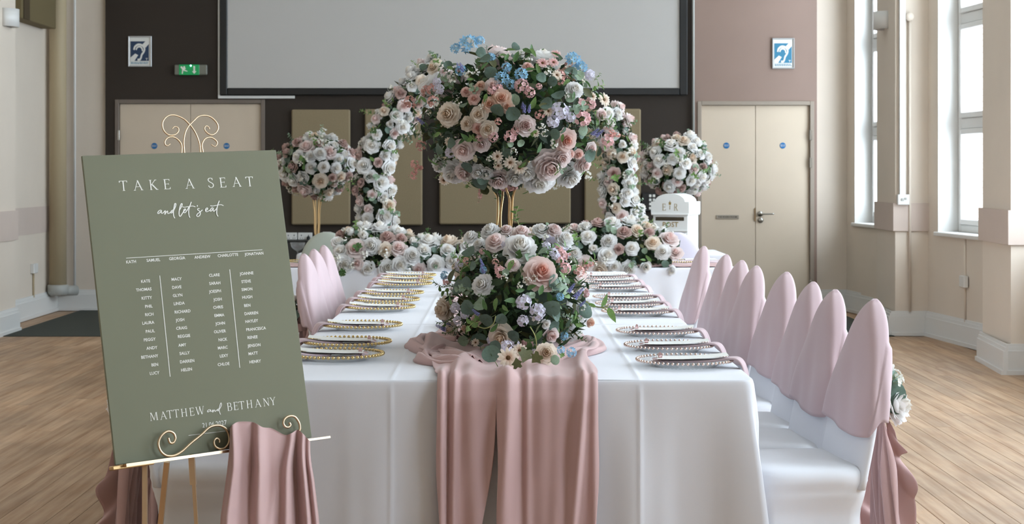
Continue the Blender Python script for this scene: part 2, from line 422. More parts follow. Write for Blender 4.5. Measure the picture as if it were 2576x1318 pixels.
# left wall
mb = MB()
LWP = [(-4.44, 16.80), (-4.44, 14.7)]
seg(mb, (-4.44, 16.9), (-4.44, 14.0), -.1, CE, .3); seg(mb, (-4.42, 14.0), (-4.42, -3), -.1, CE, .3)
wl = struct(mb.build('wall_left', M_cream))
mb = MB(); prism(mb, [(-4.6, 14.61), (-4.2, 14.61), (-4.2, 13.75), (-4.6, 13.75)], -.1, CE); mb.build('pillar', M_cream, wl)
mb = MB(); prism(mb, [(-4.6, 14.63), (-4.18, 14.63), (-4.18, 13.73), (-4.6, 13.73)], .78, 1.03); mb.build('dado_band', M_band, wl)
MB().box((-4.45, 14.7, .78), (-4.435, 16.79, 1.03)).build('dado_band', M_band, wl)
# skirting boards
def skirting(name, runs):
    m = MB()
    for a, b in runs:
        d = Vector((b[0]-a[0], b[1]-a[1])).normalized(); n = Vector((-d.y, d.x))
        for t, z0, z1 in ((.045, 0, .03), (.032, .03, .16), (.022, .16, .185), (.012, .185, .205)):
            q = n*t
            prism(m, [a, b, (b[0]+q.x, b[1]+q.y), (a[0]+q.x, a[1]+q.y)], z0, z1)
    return struct(m.build(name, M_white))
pf1 = (X(2206, 14.96), 15.0); pn1 = (X(2252, 14.2), 14.2); pf2 = (X(2472, 12.3), 12.34); pn2 = (X(2543, 11.46), 11.46)
skirting('baseboard_right', [((3.58, 14.9), (3.34, 16.8)), ((pn1[0]-.03, pn1[1]-.03), pf1), ((3.6, 14.2), (pn1[0]-.04, 14.2)), ((3.70, 12.3), (3.495, 14.2)),
    ((pn2[0]-.03, 11.42), pf2), ((3.8, 11.46), (pn2[0]-.04, 11.46)), ((3.66, 8), (3.66, 11.46))])
skirting('baseboard_back', [((3.34, D+.05), (bx(2055), D+.05)), ((bx(265), D+.05), (-4.44, D+.05))])
skirting('baseboard_left', [((-4.44, 16.8), (-4.44, 14.6)), ((-4.2, 14.64), (-4.2, 13.7)), ((-4.42, 13.75), (-4.42, 6))])
# windows
def window(n, p0, p1, detail):
    p0 = Vector(p0); p1 = Vector(p1); d = (p1-p0).normalized(); nrm = Vector((-d.y, d.x))  # d runs toward the camera, nrm outward
    if nrm.x*p0.x < 0: nrm = -nrm
    w = (p1-p0).length; root = empty('window_%d' % n, (p0.x, p0.y, SILL)); struct(root)
    ang = math.atan2(d.y, d.x); root.rotation_euler = (0, 0, ang)
    sgn = 1 if (Vector((-math.sin(ang), math.cos(ang)))-nrm).length < .1 else -1
    o0 = .17*sgn; o1 = .23*sgn                           # frame sits this far outside the wall face
    H = WT-SILL; fw = .065; tz = [.885, 1.735, 2.6]
    def bar(nm, a, b, m=M_white, r=.006):
        return MB().bbox(a, b, r).build(nm, m, root)
    bar('frame', (0, o0, 0), (fw, o1, H)); bar('frame', (w-fw, o0, 0), (w, o1, H)); bar('frame', (fw, o0, 0), (w-fw, o1, fw)); bar('frame', (fw, o0, H-fw), (w-fw, o1, H))
    zs = [fw]+tz+[H-fw]
    for t in tz: bar('transom', (fw, o0, t-.045), (w-fw, o1, t+.045))
    for i in range(len(zs)-1):
        za = zs[i]+(0 if i == 0 else .045); zb = zs[i+1]-(.045 if i < len(zs)-2 else 0)
        if detail and i in (0, 1, 2):
            s0 = .15*sgn; s1 = .2*sgn; f2 = .045
            m = MB()
            for a, b in (((fw, s0, za), (fw+f2, s1, zb)), ((w-fw-f2, s0, za), (w-fw, s1, zb)), ((fw+f2, s0, za), (w-fw-f2, s1, za+f2)), ((fw+f2, s0, zb-f2), (w-fw-f2, s1, zb))): m.bbox(a, b, .006)
            sash = m.build('sash', M_white, root)
            if i == 0: MB().bbox((w/2-.06, .13*sgn, zb-f2+.01), (w/2+.06, .15*sgn, zb-f2+.03), .006).build('handle', M_white, sash)
        g = .195*sgn
        MB().box((fw, g-.003, za), (w-fw, g+.003, zb)).build('pane', M_pane, root)
    bar('sill', (-.03, -.03*sgn, -.03), (w+.03, o0, .004), M_white)
    for a in ((-.001, .003), (w-.003, w+.001)):          # white-painted reveals
        bar('reveal', (a[0], 0, 0), (a[1], o0, H), M_white, .0005)
    c = p0+d*w/2+nrm*.27
    portal('daylight_portal', (c.x, c.y, (SILL+WT)/2), (0, PI/2, math.atan2(-nrm.y, -nrm.x)+PI), H, w)
for i, (a, b) in enumerate(WINS): window(i+1, a, b, i < 2)
struct(MB().box((-4.7, -3.2, -.1), (4, -3, CE)).build('wall_front', M_cream))
# brick wall of the neighbouring building, seen through the panes
bw = tag(MB().box((4.9, 21.03, -.1), (7.5, 21.3, 6)).build('brick_building', M_mortar), 'pale brick wall of the neighbouring building outside the window', 'building')
bm_ = MB().bbox((-.1075, 0, -.0325), (.1075, .05, .0325), .004).data('brick', M_brick, False)
nb = 0
for r in range(48):
    for k in range(6):
        if nb < 300: link('brick', bm_, bw, (5.12+k*.226+(.113 if r % 2 else 0), 21.0, .3+r*.0755)); nb += 1

# doors
def disc(px, py, parent):
    m = MB(); m.lathe([(0, 0), (.028, 0), (.030, .002), (.030, .004)], 24)
    o = m.build('notice_disc', M_blue, parent, smooth=False); o.rotation_euler = (PI/2, 0, 0)
    o.location = (bx(px), D+.0225, bz(py))
    for k, t in enumerate(('FIRE DOOR', 'KEEP SHUT')):
        me = text_mesh(t, .0095, .0002); me.materials.append(M_letter)
        l = link('lettering', me, o, (0, .006-k*.012, .0045))
    for v in o.data.vertices: v.co.z = .004-v.co.z
    return o
def door(n, x0, x1, zt, hinge_side):
    root = struct(empty('door_%d' % n, (0, 0, 0)))
    mid = (x0+x1)/2
    for a, b in ((x0+.012, mid-.002), (mid+.002, x1-.012)):
        MB().bbox((a, D+.022, .008), (b, D+.05, zt-.012), .003).build('leaf', M_door, root)
    m = MB()
    for a, b in (((x0-.03, D-.012, 0), (x0+.01, D+.04, zt+.03)), ((x1-.01, D-.012, 0), (x1+.03, D+.04, zt+.03)), ((x0+.0101, D-.012, zt-.01), (x1-.0101, D+.04, zt+.03))): m.bbox(a, b, .004)
    m.build('frame', M_doorf if n == 1 else mat('pale door frame', (160, 146, 132), .55), root)
    for px_ in hinge_side:
        for z in (.25, 1.45, 1.72): MB().bbox((px_-.012, D-.02, z-.05), (px_+.012, D+.03, z+.05), .003).build('hinge', M_steel, root)
    return root
d1 = door(1, LD[0], LD[1], LD[2], (LD[0]+.005,)); disc(387, 367, d1); disc(569, 367, d1)
d2 = door(2, RD[0], RD[1], RD[2], (RD[1]-.005,)); disc(1828, 366, d2); disc(1970, 366, d2)
pl = MB().bbox((bx(1802), D+.016, bz(551)), (bx(1859), D+.022, bz(541)), .002).build('name_plate', M_steel, d2)
me = text_mesh('THE SEVERN ROOM', .021, .0004); me.materials.append(M_black)
t = link('lettering', me, pl, ((bx(1802)+bx(1859))/2, D+.0150, bz(546))); t.rotation_euler = (PI/2, 0, 0)
h = MB().lathe([(0, 0), (.026, 0), (.026, .012), (0, .012)], 20).build('handle_rose', M_steel, d2, (bx(1913), D+.022, bz(538)), True); h.rotation_euler = (PI/2, 0, 0)
MB().tube(catmull([(bx(1913), D+.01, bz(538)), (bx(1913), D-.04, bz(538)), (bx(1917), D-.052, bz(538)), (bx(1945), D-.052, bz(537.5))], 5), .0085, 10).build('lever', M_steel, d2, smooth=True)
h = MB().lathe([(0, 0), (.026, 0), (.026, .01), (.01, .014), (0, .014)], 20).build('lock', M_steel, d2, (bx(1914), D+.022, bz(554)), True); h.rotation_euler = (PI/2, 0, 0)
MB().bbox((bx(1899), D+.012, bz(556)), (bx(1900.7), D+.024, bz(524)), .0005).build('lock_plate', M_golddk, d2)

# ---------------------------------------------------------------- end wall fittings
r = empty('projection_screen', (bx(1142), D, 1.9), 0, 'large white projection screen with black border on the brown wall', 'screen')
def rel(root, m, nm, mt, smooth=False):
    o = m.build(nm, mt, root, smooth=smooth); o.location = -Vector(root.location) if root.rotation_euler.z == 0 else o.location; return o
x0, x1, zb, zt = bx(555), bx(1728), bz(240), 4.6
m = MB()
for a, b in (((x0, D-.06, zb), (bx(574), D-.005, zt)), ((bx(1708), D-.06, zb), (x1, D-.005, zt)), ((bx(574)+.0003, D-.06, zb), (bx(1708)-.0003, D-.005, bz(222))), ((bx(574)+.0003, D-.06, zt-.08), (bx(1708)-.0003, D-.005, zt))): m.bbox(a, b, .008)
rel(r, m, 'border', M_black)
rel(r, MB().bbox((bx(573), D-.045, bz(223)), (bx(1709), D-.01, zt-.07), .002), 'screen_fabric', M_screen)
m = MB(); m.bbox((bx(549.5), D-.03, bz(248)), (bx(555), D-.002, zt), .002); m.bbox((bx(555.1), D-.03, bz(248)), (bx(742), D-.002, bz(241)), .002)
tag(m.build('cable_trunking', M_white), 'white trunking edging the lower corner of the projection screen', 'trunking')
tag(MB().tube([(bx(1743.5), D-.02, bz(350)), (bx(1743.5), D-.02, CE)], .013, 10).build('conduit', M_grey, smooth=True), 'pale grey conduit down the wall beside the projection screen', 'conduit')
pans = [(735, 882, 276, 565), (919, 1063, 275, 566), (1106, 1251, 300, 564), (1290, 1435, 300, 562), (1470, 1611, 274, 558)]
for i, (a, b, t_, bo) in enumerate(pans):
    tag(MB().bbox((bx(a), D-.06, bz(bo)), (bx(b), D-.003, bz(t_)), .012).build('acoustic_panel', M_panel),
        'olive beige fabric acoustic panel, %s from the easel side' % ORD[i], 'wall panel', 'acoustic panels on the end wall')
def hearing(px0, px1, py0, py1, face, label):
    w = bx(px1)-bx(px0); hh = bz(py0)-bz(py1); root = empty('hearing_loop_sign', (bx(px0)+w/2, D, bz(py0)-hh/2), 0, label, 'sign', 'hearing loop signs')
    def pl(m, nm, mt): 
        return m.build(nm, mt, root)
    def q(m, pts, y):                                    # polygon in sign fractions (x right, y down)
        v = [((x-.5)*w, y, (.5-yy)*hh) for x, yy in pts]; n = len(v)
        m.add(v+[(a, y-.0012, c) for a, b_, c in v], [tuple(range(n)), tuple(range(n, 2*n))[::-1]]+[(i, i+n, (i+1) % n+n, (i+1) % n) for i in range(n)])
    m = MB(); t = .012
    for a, b in (((-w/2, -.02, -hh/2), (-w/2+t, 0, hh/2)), ((w/2-t, -.02, -hh/2), (w/2, 0, hh/2)), ((-w/2+t, -.02, -hh/2), (w/2-t, 0, -hh/2+t)), ((-w/2+t, -.02, hh/2-t), (w/2-t, 0, hh/2))): m.bbox(a, b, .003)
    pl(m, 'frame', M_silver)
    pl(MB().box((-w/2+t, -.008, -hh/2+t), (w/2-t, -.001, hh/2-t)), 'backing', M_cardw)
    m = MB(); q(m, [(.1, .17), (.88, .17), (.88, .81), (.1, .81)], -.009); face_ = m.build('face', face, root)
    m = MB()
    q(m, [(.60, .28), (.75, .155), (.89, .155), (.89, .25), (.74, .38)], -.0105); q(m, [(.1, .70), (.30, .57), (.43, .62), (.26, .82), (.1, .82)], -.0105)
    ear = catmull([Vector((x, y, 0)) for x, y in ((.25, .45), (.28, .36), (.36, .30), (.45, .275), (.56, .29), (.66, .35), (.70, .43), (.66, .52), (.58, .61), (.55, .70), (.50, .765), (.40, .77))], 5)
    inn = catmull([Vector((x, y, 0)) for x, y in ((.34, .45), (.38, .38), (.46, .345), (.54, .36), (.60, .42), (.61, .49))], 5)
    for path, hw in ((ear, .035), (inn, .028)):          # one continuous ribbon each
        n = len(path); L_ = []; R_ = []
        for i in range(n):
            d = (path[min(i+1, n-1)]-path[max(i-1, 0)]); d.normalize(); nn = Vector((-d.y, d.x, 0))*hw; L_.append(path[i]+nn); R_.append(path[i]-nn)
        yy = -.0122 if hw > .03 else -.0126
        m.add([((p.x-.5)*w, yy, (.5-p.y)*hh) for p in L_+R_], [(k, k+1, n+k+1, n+k) for k in range(n-1)])
    q(m, [(.74, .72), (.84, .72), (.84, .735), (.80, .735), (.80, .79), (.78, .79), (.78, .735), (.74, .735)], -.0105)
    m.build('ear_symbol', M_cardw, face_)
    m = MB()
    for k in range(2):
        x = .12
        while x < .84:
            l = .03+rnd.random()*.09; q(m, [(x, .845+k*.04), (min(x+l, .87), .845+k*.04), (min(x+l, .87), .865+k*.04), (x, .865+k*.04)], -.009); x += l+.02
    m.build('small_print', M_blue2, face_)
hearing(323, 382, 91, 168, M_navy, 'framed navy hearing loop sign above the door behind the easel')
hearing(1942, 1998, 96, 173, M_blue2, 'framed blue hearing loop sign above the door with the lever handle')
# exit sign
ex = empty('exit_sign', (bx(482), D, bz(176.5)), 0, 'green illuminated running man exit sign with down arrow', 'exit sign')
sc = D/F
def e_(m, nm, mt, par=None): return m.build(nm, mt, par or ex)
e_(MB().bbox((-41*sc, -.055, -12.5*sc), (41*sc, 0, 13*sc), .008), 'housing', mat('grey exit sign housing', (120, 120, 108), .4))
legend = e_(MB().bbox((-29*sc, -.060, -12.7*sc), (22*sc, -.05, 13.2*sc), .004), 'legend_panel', M_green)
def ep(m, pts):                                          # traced in the zoomed crop of the sign (23.4 crop px per photo px)
    v = [((x/23.42+430-482)*sc, -.0615, (176.5-150-y/23.42)*sc) for x, y in pts]; n = len(v)
    m.add(v+[(a, -.063, c) for a, b_, c in v], [tuple(range(n)), tuple(range(n, 2*n))[::-1]]+[(i, i+n, (i+1) % n+n, (i+1) % n) for i in range(n)])
m = MB(); ep(m, [(1390, 400), (1490, 400), (1490, 700), (1570, 700), (1440, 860), (1310, 700), (1390, 700)]); e_(m, 'arrow', M_letter, legend)
m = MB(); ep(m, [(640, 430), (720, 420), (790, 500), (900, 480), (950, 560), (900, 580), (890, 620), (1050, 690), (1030, 730), (860, 690), (800, 660), (770, 860), (710, 860), (730, 600), (640, 490)])
m.ball(((850/23.42+430-482)*sc, -.062, (176.5-150-455/23.42)*sc), .009, 8, 5, sc=(1, .15, 1)); e_(m, 'running_figure', M_letter, legend)
m = MB(); m.ball(((1240/23.42-52)*sc, -.062, (26.5-380/23.42)*sc), .008); e_(m, 'indicator', M_led, legend)
# sockets and kit low on the end wall
def socket(px0, px1, py0, py1, d, label, extra=False):
    root = empty('wall_socket', ((X(px0, d)+X(px1, d))/2, d, (Z(py0, d)+Z(py1, d))/2), 0, label, 'socket')
    w = (X(px1, d)-X(px0, d))/2; hh = (Z(py0, d)-Z(py1, d))/2
    sp = MB().bbox((-w, -.03, -hh), (w, 0, hh), .004).build('plate', M_white, root)
    m = MB()
    for sx in (-.5, .5):
        m.box((sx*w-.004, -.031, .2*hh), (sx*w+.004, -.029, .5*hh)); m.box((sx*w-.014, -.031, -.4*hh), (sx*w-.006, -.029, -.25*hh)); m.box((sx*w+.006, -.031, -.4*hh), (sx*w+.014, -.029, -.25*hh))
    m.build('slots', M_black, sp)
    if extra: MB().bbox((.3*w, -.07, -.8*hh), (.75*w, -.03, .2*hh), .01).build('plug', M_black, sp)
socket(719, 748, 585, 606, D, 'white double socket beside the coupe glass')
socket(750, 786, 585, 606, D, 'white double socket with a black plug near the coupe glass', True)
socket(812, 834, 583, 597, D, 'white socket just above the sage green chair')
root = empty('audio_cabinet', (bx(735), D, 0), 0, 'low black audio cabinet against the end wall behind the coupe glass', 'cabinet')
MB().bbox((-.32, -.42, 0), (.32, -.02, .70), .01).build('body', M_black, root)
for z in (.12, .32, .52): MB().bbox((-.29, -.43, z), (.29, -.415, z+.16), .004).build('front_panel', mat('dark grey panel', (46, 44, 40), .5), root)
MB().bbox((-.2, -.445, .60), (-.1, -.425, .625), .004).build('handle', M_golddk, root)
root = empty('control_panel', (bx(1630), D, bz(508)), 0, 'black wall control panel with white buttons beside the white postbox', 'control panel')
MB().bbox((-.065, -.09, -.09), (.065, 0, .09), .006).build('housing', M_black, root)
for k in range(4):
    for j in range(2): MB().bbox((.002+j*.036, -.097, -.072+k*.04), (.026+j*.036, -.09, -.046+k*.04), .003).build('button', M_cardw, root)
# fittings on the side walls
root = empty('wall_light', (-4.16, 14.3, Z(44, 14.3)), 0, 'white half-round uplighter on the pillar behind the easel', 'wall light', 'wall lights')
def lamp(root, rz):
    m = MB(); n = 12
    ring = lambda z, r: [(math.cos(a)*r, math.sin(a)*.10, z) for a in [PI*k/n for k in range(n+1)]]
    m.rings([ring(-.075, .12), ring(.075, .12)], False, False); sh = m.build('shade', M_white, root, smooth=True); solid(sh, .006)
    m = MB(); m.bbox((-.12, -.01, -.06), (.12, .012, .06), .003); b = m.build('back_plate', M_white, root)
    for o in (sh, b): o.rotation_euler = (0, 0, rz)
root.location = (-4.2, 14.35, Z(44, 14.3)); lamp(root, -PI/2)
root = empty('wall_light', (3.236, 14.6, Z(52, 14.6)), 0, 'white half-round uplighter on the pillar between the windows', 'wall light', 'wall lights'); lamp(root, PI/2)
# heating pipe in the corner
root = empty('heating_pipe', (X(140, 16.5)+.022, 16.5, 0), 0, 'beige vertical pipe with grey elbow in the corner behind the easel', 'pipe')
MB().tube([(0, 0, Z(716, 16.5)), (0, 0, CE)], .082, 20).build('pipe', M_pipe, root, smooth=True)
zz = Z(730, 16.5)
MB().lathe([(0, -.05), (.075, -.05), (.095, -.03), (.1, 0), (.1, .05), (.085, .055)], 20, (0, 0, zz)).build('elbow', M_grey, root, smooth=True)
MB().tube([(0, 0, zz-.01), (.14, .15, zz-.01)], .05, 14).build('spur', M_grey, root, smooth=True)
tag(MB().tube([(X(184, 16.7), 16.76, Z(738, 16.7)), (X(184, 16.7), 16.76, CE)], .012, 8).build('conduit', M_white, smooth=True), 'thin white conduit up the cream wall beside the beige pipe', 'conduit')
root = empty('ceiling_box', (-4.44, 15.8, Z(66, 16)), 0, 'olive brown boxed duct high on the wall behind the easel', 'duct')
MB().bbox((0, -.65, 0), (.14, .5, 1.3), .006).build('box', M_olive, root); MB().bbox((.14, -.60, 0), (.15, -.42, 1.3), .003).build('strip', mat('dark olive strip', (70, 56, 34), .8), root)
for (px_, py_, d_, wx, lab, side) in ((60, 675, 16.0, -4.44, 'small white socket on a conduit low on the wall behind the easel', 1),):
    root = empty('wall_socket', (wx, 16.0, Z(py_, d_)), 0, lab, 'socket')
    MB().bbox((0, -.07, -.045), (.035, .07, .045), .004).build('plate', M_white, root); MB().tube([(.01, 0, -.045), (.01, 0, -.33)], .01, 8).build('conduit', M_pipe, root, smooth=True)
# right: trunking, cord, switch box, low socket
m = MB(); d = 14.19
tag(MB().bbox((X(2261, d), d-.035, Z(490, d)), (X(2276, d), d, CE), .003).build('cable_trunking', M_white), 'white square trunking down the pillar side to a switch', 'trunking')
root = empty('wall_switch', (X(2270, d), d, Z(502, d)), 0, 'white switch box at the foot of the trunking on the pillar', 'switch')
MB().bbox((-.048, -.05, -.043), (.048, 0, .043), .004).build('box', M_white, root)
MB().bbox((-.022, -.056, -.01), (.0, -.05, .012), .002).build('rocker', M_grey, root); MB().bbox((.006, -.056, 0), (.024, -.05, .018), .002).build('rocker', M_grey, root)
root = empty('pull_cord_conduit', (X(2288, d), d, 0), 0, 'cream conduit with a round ceiling-cord box on the pillar side', 'conduit')
MB().tube([(0, -.012, .2), (0, -.012, Z(43, d))], .011, 8).build('conduit', M_cream, root, smooth=True)
MB().lathe([(0, -.02), (.034, -.02), (.034, .02), (0, .02)], 18).build('round_box', M_cream, root, (-.006, -.02, Z(43, d)), True).rotation_euler = (PI/2, 0, 0)
root = empty('wall_socket', (3.585, 13.35, Z(707, 13.4)), 0, 'small white socket on a conduit below the window sill', 'socket')
MB().bbox((-.035, -.07, -.045), (.0, .07, .045), .004).build('plate', M_white, root)
MB().tube([(-.005, 0, -.34), (-.005, 0, .36)], .009, 8).build('conduit', M_cream, root, smooth=True)
# ================================================================ tables and cloths
TZ = .75
CHR = []                                                 # chair rows: (x, distance, side)
for py_, px_ in [(757, 2190), (733, 2090), (713, 2035), (688, 1970), (672, 1893), (658, 1858), (643, 1785), (622, 1752)]:
    d_ = 4300*(CH-.952)/(py_-PY); CHR.append((max(X(px_, d_)-.085, .955), d_, 1))
for d_, x_ in zip([5.36, 5.83, 6.3, 6.84, 7.35, 8.30, 8.80, 9.28], [-1.05, -1.04, -1.03, -1.01, -.98, X(773, 8.30)+.085, X(797, 8.80)+.085, X(822, 9.28)+.085]): CHR.append((x_, d_, -1))
def push_at(side, y):                                    # seats tucked under the table press the cloth inward
    o = 0
    for x_, d_, s_ in CHR:
        if s_ == side:
            need = HW-(abs(x_)-.36)+.012
            if need > 0: o = max(o, need*smooth01(.36, .235, abs(y-d_)))
    return o
HW = .715
def tablecloth(x0, x1, y0, y1, label, seed, creases=(), zb=.03, ext=1.0, group=None, pushes=False):
    r_ = random.Random(seed); rad = .03
    per = []                                             # perimeter, counter-clockwise, with arc length and corner weight
    cs = [(x1-rad, y0+rad, -PI/2), (x1-rad, y1-rad, 0), (x0+rad, y1-rad, PI/2), (x0+rad, y0+rad, PI)]
    for k in range(4):
        cx, cy, a0 = cs[k]
        for j in range(7): a = a0+PI/2*j/6; per.append((cx+rad*math.cos(a), cy+rad*math.sin(a), math.cos(a), math.sin(a)))
        nx, ny, na = cs[(k+1) % 4]; a = a0+PI/2
        px_, py_ = cx+rad*math.cos(a), cy+rad*math.sin(a); qx, qy = nx+rad*math.cos(na), ny+rad*math.sin(na)
        n = max(8, int(math.hypot(qx-px_, qy-py_)/(.0055 if k == 3 and creases else .022)))
        for j in range(1, n): per.append((px_+(qx-px_)*j/n, py_+(qy-py_)*j/n, math.cos(a), math.sin(a)))
    corners = [(x1, y0), (x1, y1), (x0, y1), (x0, y0)]
    per_w = []
    ph = [r_.random()*6.28 for _ in range(8)]
    for (x, y, nx, ny) in per:
        dc = min(math.hypot(x-a, y-b) for a, b in corners)
        s = x*abs(ny)+y*abs(nx)
        fold = .015*math.sin(s*17+ph[0]+1.2*math.sin(s*6+ph[1]))+.006*math.sin(s*41+ph[2])+.008*math.sin(s*9+ph[3])
        cr = sum(.0045*math.exp(-((x-c)/.006)**2) for c in creases) if abs(ny) > .5 else 0
        cf = .10*math.exp(-(dc/.075)**2)-.02*math.exp(-((dc-.17)/.05)**2)+.022*math.exp(-((dc-.26)/.035)**2)
        per_w.append((fold, cr, cf, dc))
    rings = [[(x-nx*.012, y-ny*.012, TZ-.002) for x, y, nx, ny in per]]
    vs_ = [0, .008, .02, .05, .1, .17, .26, .36, .47, .58, .68, .78, .88, .95, 1]
    for v in vs_:
        ring = []
        for (x, y, nx, ny), (fold, cr, cf, dc) in zip(per, per_w):
            o = v*(.02+1.0*cf)+fold*smooth01(0, .5, v)*1.0+cr*smooth01(.01, .06, v)
            o = o*ext if v > .01 else o
            drop = min(v*40, 1)
            o += .004*math.sin(min(v/.02, 1)*PI/2)
            ox, oy = nx, ny
            if dc < .1:
                cx_, cy_ = (x0+x1)/2, (y0+y1)/2; kx = 1 if x > cx_ else -1; ky = 1 if y > cy_ else -1
                w = math.exp(-(dc/.07)**2); ox = nx*(1-w)+kx*.72*w; oy = ny*(1-w)+ky*.72*w
            if pushes and abs(nx) > .5:
                o -= (push_at(1 if nx > 0 else -1, y)+.02)*smooth01(.12, .34, v)
            ring.append((x+ox*o, y+oy*o, TZ-(TZ-zb)*v))
        rings.append(ring)
    m = MB(); m.rings(rings, False, False)
    nx_, ny_ = 48, max(8, int((y1-y0)/.06))
    def top(u, v):
        x = x0+(x1-x0)*u; y = y0+(y1-y0)*v
        qx = max(x0+rad, min(x1-rad, x)); qy = max(y0+rad, min(y1-rad, y)); dl = math.hypot(x-qx, y-qy)
        if dl > rad: x = qx+(x-qx)*rad/dl; y = qy+(y-qy)*rad/dl
        z = TZ+.0012+.0012*math.sin(x*9+y*5+ph[4])*math.sin(y*7-x*3+ph[5])
        e = min(x-x0, x1-x, y-y0, y1-y)
        z += sum(.0035*math.exp(-((x-c)/.006)**2) for c in creases)*smooth01(.006, .03, e); z -= .0012*math.exp(-e/.006)
        return (x, y, z)
    m.grid(240 if creases else 60, ny_, top)
    o = m.build('tablecloth', M_cloth, smooth=True)
    return tag(o, label, 'tablecloth', group)
tablecloth(-HW, HW, 4.95, 6.77, 'white tablecloth on the front table, hanging down behind the pink runner', 1, (-.335, .385), pushes=True, group='white tablecloths')
tablecloth(-HW, HW, 6.79, 8.60, 'white tablecloth on the middle table, between the front and far tables', 2, (-.335, .385), pushes=True, ext=.6, group='white tablecloths')
tablecloth(-HW, HW, 8.62, 10.40, 'white tablecloth on the far table next to the head table', 3, (-.335, .385), pushes=True, ext=.6, group='white tablecloths')
tablecloth(-1.75, 1.45, 10.80, 11.56, 'white tablecloth on the crosswise head table under the flower garland', 4, (-.55, .45), ext=.7, group='white tablecloths')
tablecloth(-1.55, -.95, 12.60, 13.2, 'white tablecloth on the side table under the flower stand behind the easel', 5, ext=.5, group='white tablecloths')
tablecloth(1.0, 1.62, 12.50, 13.35, 'white tablecloth on the side table carrying the postbox', 6, ext=.5, group='white tablecloths')
def plain_table(x0, x1, y0, y1, label):
    root = empty('trestle_table', ((x0+x1)/2, (y0+y1)/2, 0), 0, label, 'table', 'tables under white cloths')
    hx, hy = (x1-x0)/2-.03, (y1-y0)/2-.03
    MB().bbox((-hx, -hy, .705), (hx, hy, .742), .004).build('table_top', M_door, root)
    for sx in (-1, 1):
        for sy in (-1, 1): MB().tube([(sx*(hx-.22), sy*(hy-.12), 0), (sx*(hx-.22), sy*(hy-.12), .706)], .016, 10).build('leg', M_steel, root, smooth=True)
plain_table(-HW, HW, 4.95, 6.77, 'table under the front white cloth with the pink runner'); plain_table(-HW, HW, 6.79, 8.60, 'table under the middle white cloth')
plain_table(-HW, HW, 8.62, 10.40, 'table under the far white cloth'); plain_table(-1.75, 1.45, 10.8, 11.56, 'head table under the flower garland and white cloth')
plain_table(-1.55, -.95, 12.6, 13.2, 'small table under the flower stand behind the easel'); plain_table(1.0, 1.62, 12.5, 13.35, 'small table under the white postbox')

# pink runner down the long table and over the front edge
def g1(x, c, w): return math.exp(-((x-c)/w)**2)
def run_edges(Y):
    pts = [(4.94, -.20, .262), (5.1, -.215, .27), (5.35, -.235, .25), (5.6, -.27, .285), (5.85, -.30, .30), (6.1, -.28, .27), (6.6, -.22, .22), (8.5, -.27, .2), (10.35, -.2, .2)]
    for a, b in zip(pts, pts[1:]):
        if a[0] <= Y <= b[0]:
            t = (Y-a[0])/(b[0]-a[0]); t = t*t*(3-2*t); return a[1]+(b[1]-a[1])*t, a[2]+(b[2]-a[2])*t
    return pts[0][1:] if Y < 5 else pts[-1][1:]
def wr_top(x, Y):
    a = .5+.5*math.sin(x*34+2.2*math.sin(Y*5.1)+Y*3.1); b = .5+.5*math.sin(x*57-Y*8+1.5*math.sin(x*11+Y*3))
    c = .5+.5*math.sin(Y*13+4*math.sin(x*6)+x*9)
    return .017*a**2.2+.009*b**2+.010*c**2
YE = 4.94
def fold_h(x, s):                                        # cloth height off the table; s = metres before (-) or past (+) the front edge
    f = smooth01(-.42, -.02, s)
    Y = YE-s if s < 0 else YE
    h = wr_top(x, Y)*(.35+.65*smooth01(0, -.12, s))*(.6 if Y > 6.7 else 1)
    v = max(0, s)/.7
    r = .030*g1(x, -.188, .016)+.024*g1(x, -.150-.006*v, .011)-.012*g1(x, -.170, .007)+.014*g1(x, -.105+.02*v, .022)
    r += .044*g1(x, .002-.022*v, .026+.012*v)-.010*g1(x, .042, .010)+.010*g1(x, .060, .010)
    r += .008*g1(x, .100, .02)+.030*g1(x, .222-.055*v, .013+.006*v)+.018*g1(x, .252, .013)+.010*g1(x, .150-.02*v, .018)
    r *= (.75+.25*math.sin(x*31+s*9))*.5+.5
    return h*(1-f)+(r*(.8+.2*smooth01(0, .2, s))+.004*math.sin(x*60+s*7)*math.sin(s*11))*f
def run_surf(x, s):
    h = .007+fold_h(x, s); R_ = .018
    if s <= -R_: return (x, YE-s, TZ+h)
    if s < R_*.6:
        a = (s+R_)/(R_*1.6)*PI/2; return (x, YE+R_-(R_+h-.007)*math.sin(a)-.007*math.sin(a), TZ-R_+(R_+h)*math.cos(a)+.0*a)
    z = TZ-R_-(s-R_*.6); return (x, YE-h-.014*smooth01(0, .05, s)-.034*smooth01(0, .7, s), z)
def run_top(u, v):
    Y = 10.35-(10.35-5.40)*v; xl, xr = run_edges(Y); x = xl+(xr-xl)*u
    e = min(u, 1-u); x += .018*math.sin(Y*11+(0 if u < .5 else 2))*(1-min(1, e*4))*smooth01(5.4, 5.6, Y)
    p = run_surf(x, YE-Y); return (x, p[1], p[2]+.018*(g1(u, .03, .03)+g1(u, .97, .03))*smooth01(5.4, 5.7, Y)*(.6+.4*math.sin(Y*7)))
def run_front(side):
    def fn(u, v):
        s = -.46+1.14*v; xl, xr = run_edges(max(YE, YE-s)); q = smooth01(.03, .68, s)
        if side == 0: xa = xl+.004*q; xb = -.030-.062*q
        else: xa = -.030+.012*q; xb = xr-.004*q
        x = xa+(xb-xa)*u; k = smooth01(.0, .4, s)
        return run_surf(x+.006*math.sin(s*13+x*20)*k, s)
    return fn
m = MB(); m.grid(70, 300, run_top); m.grid(60, 110, run_front(0)); m.grid(84, 110, run_front(1))
rn = m.build('table_runner', M_pink, smooth=True); solid(rn, .0025, 0)
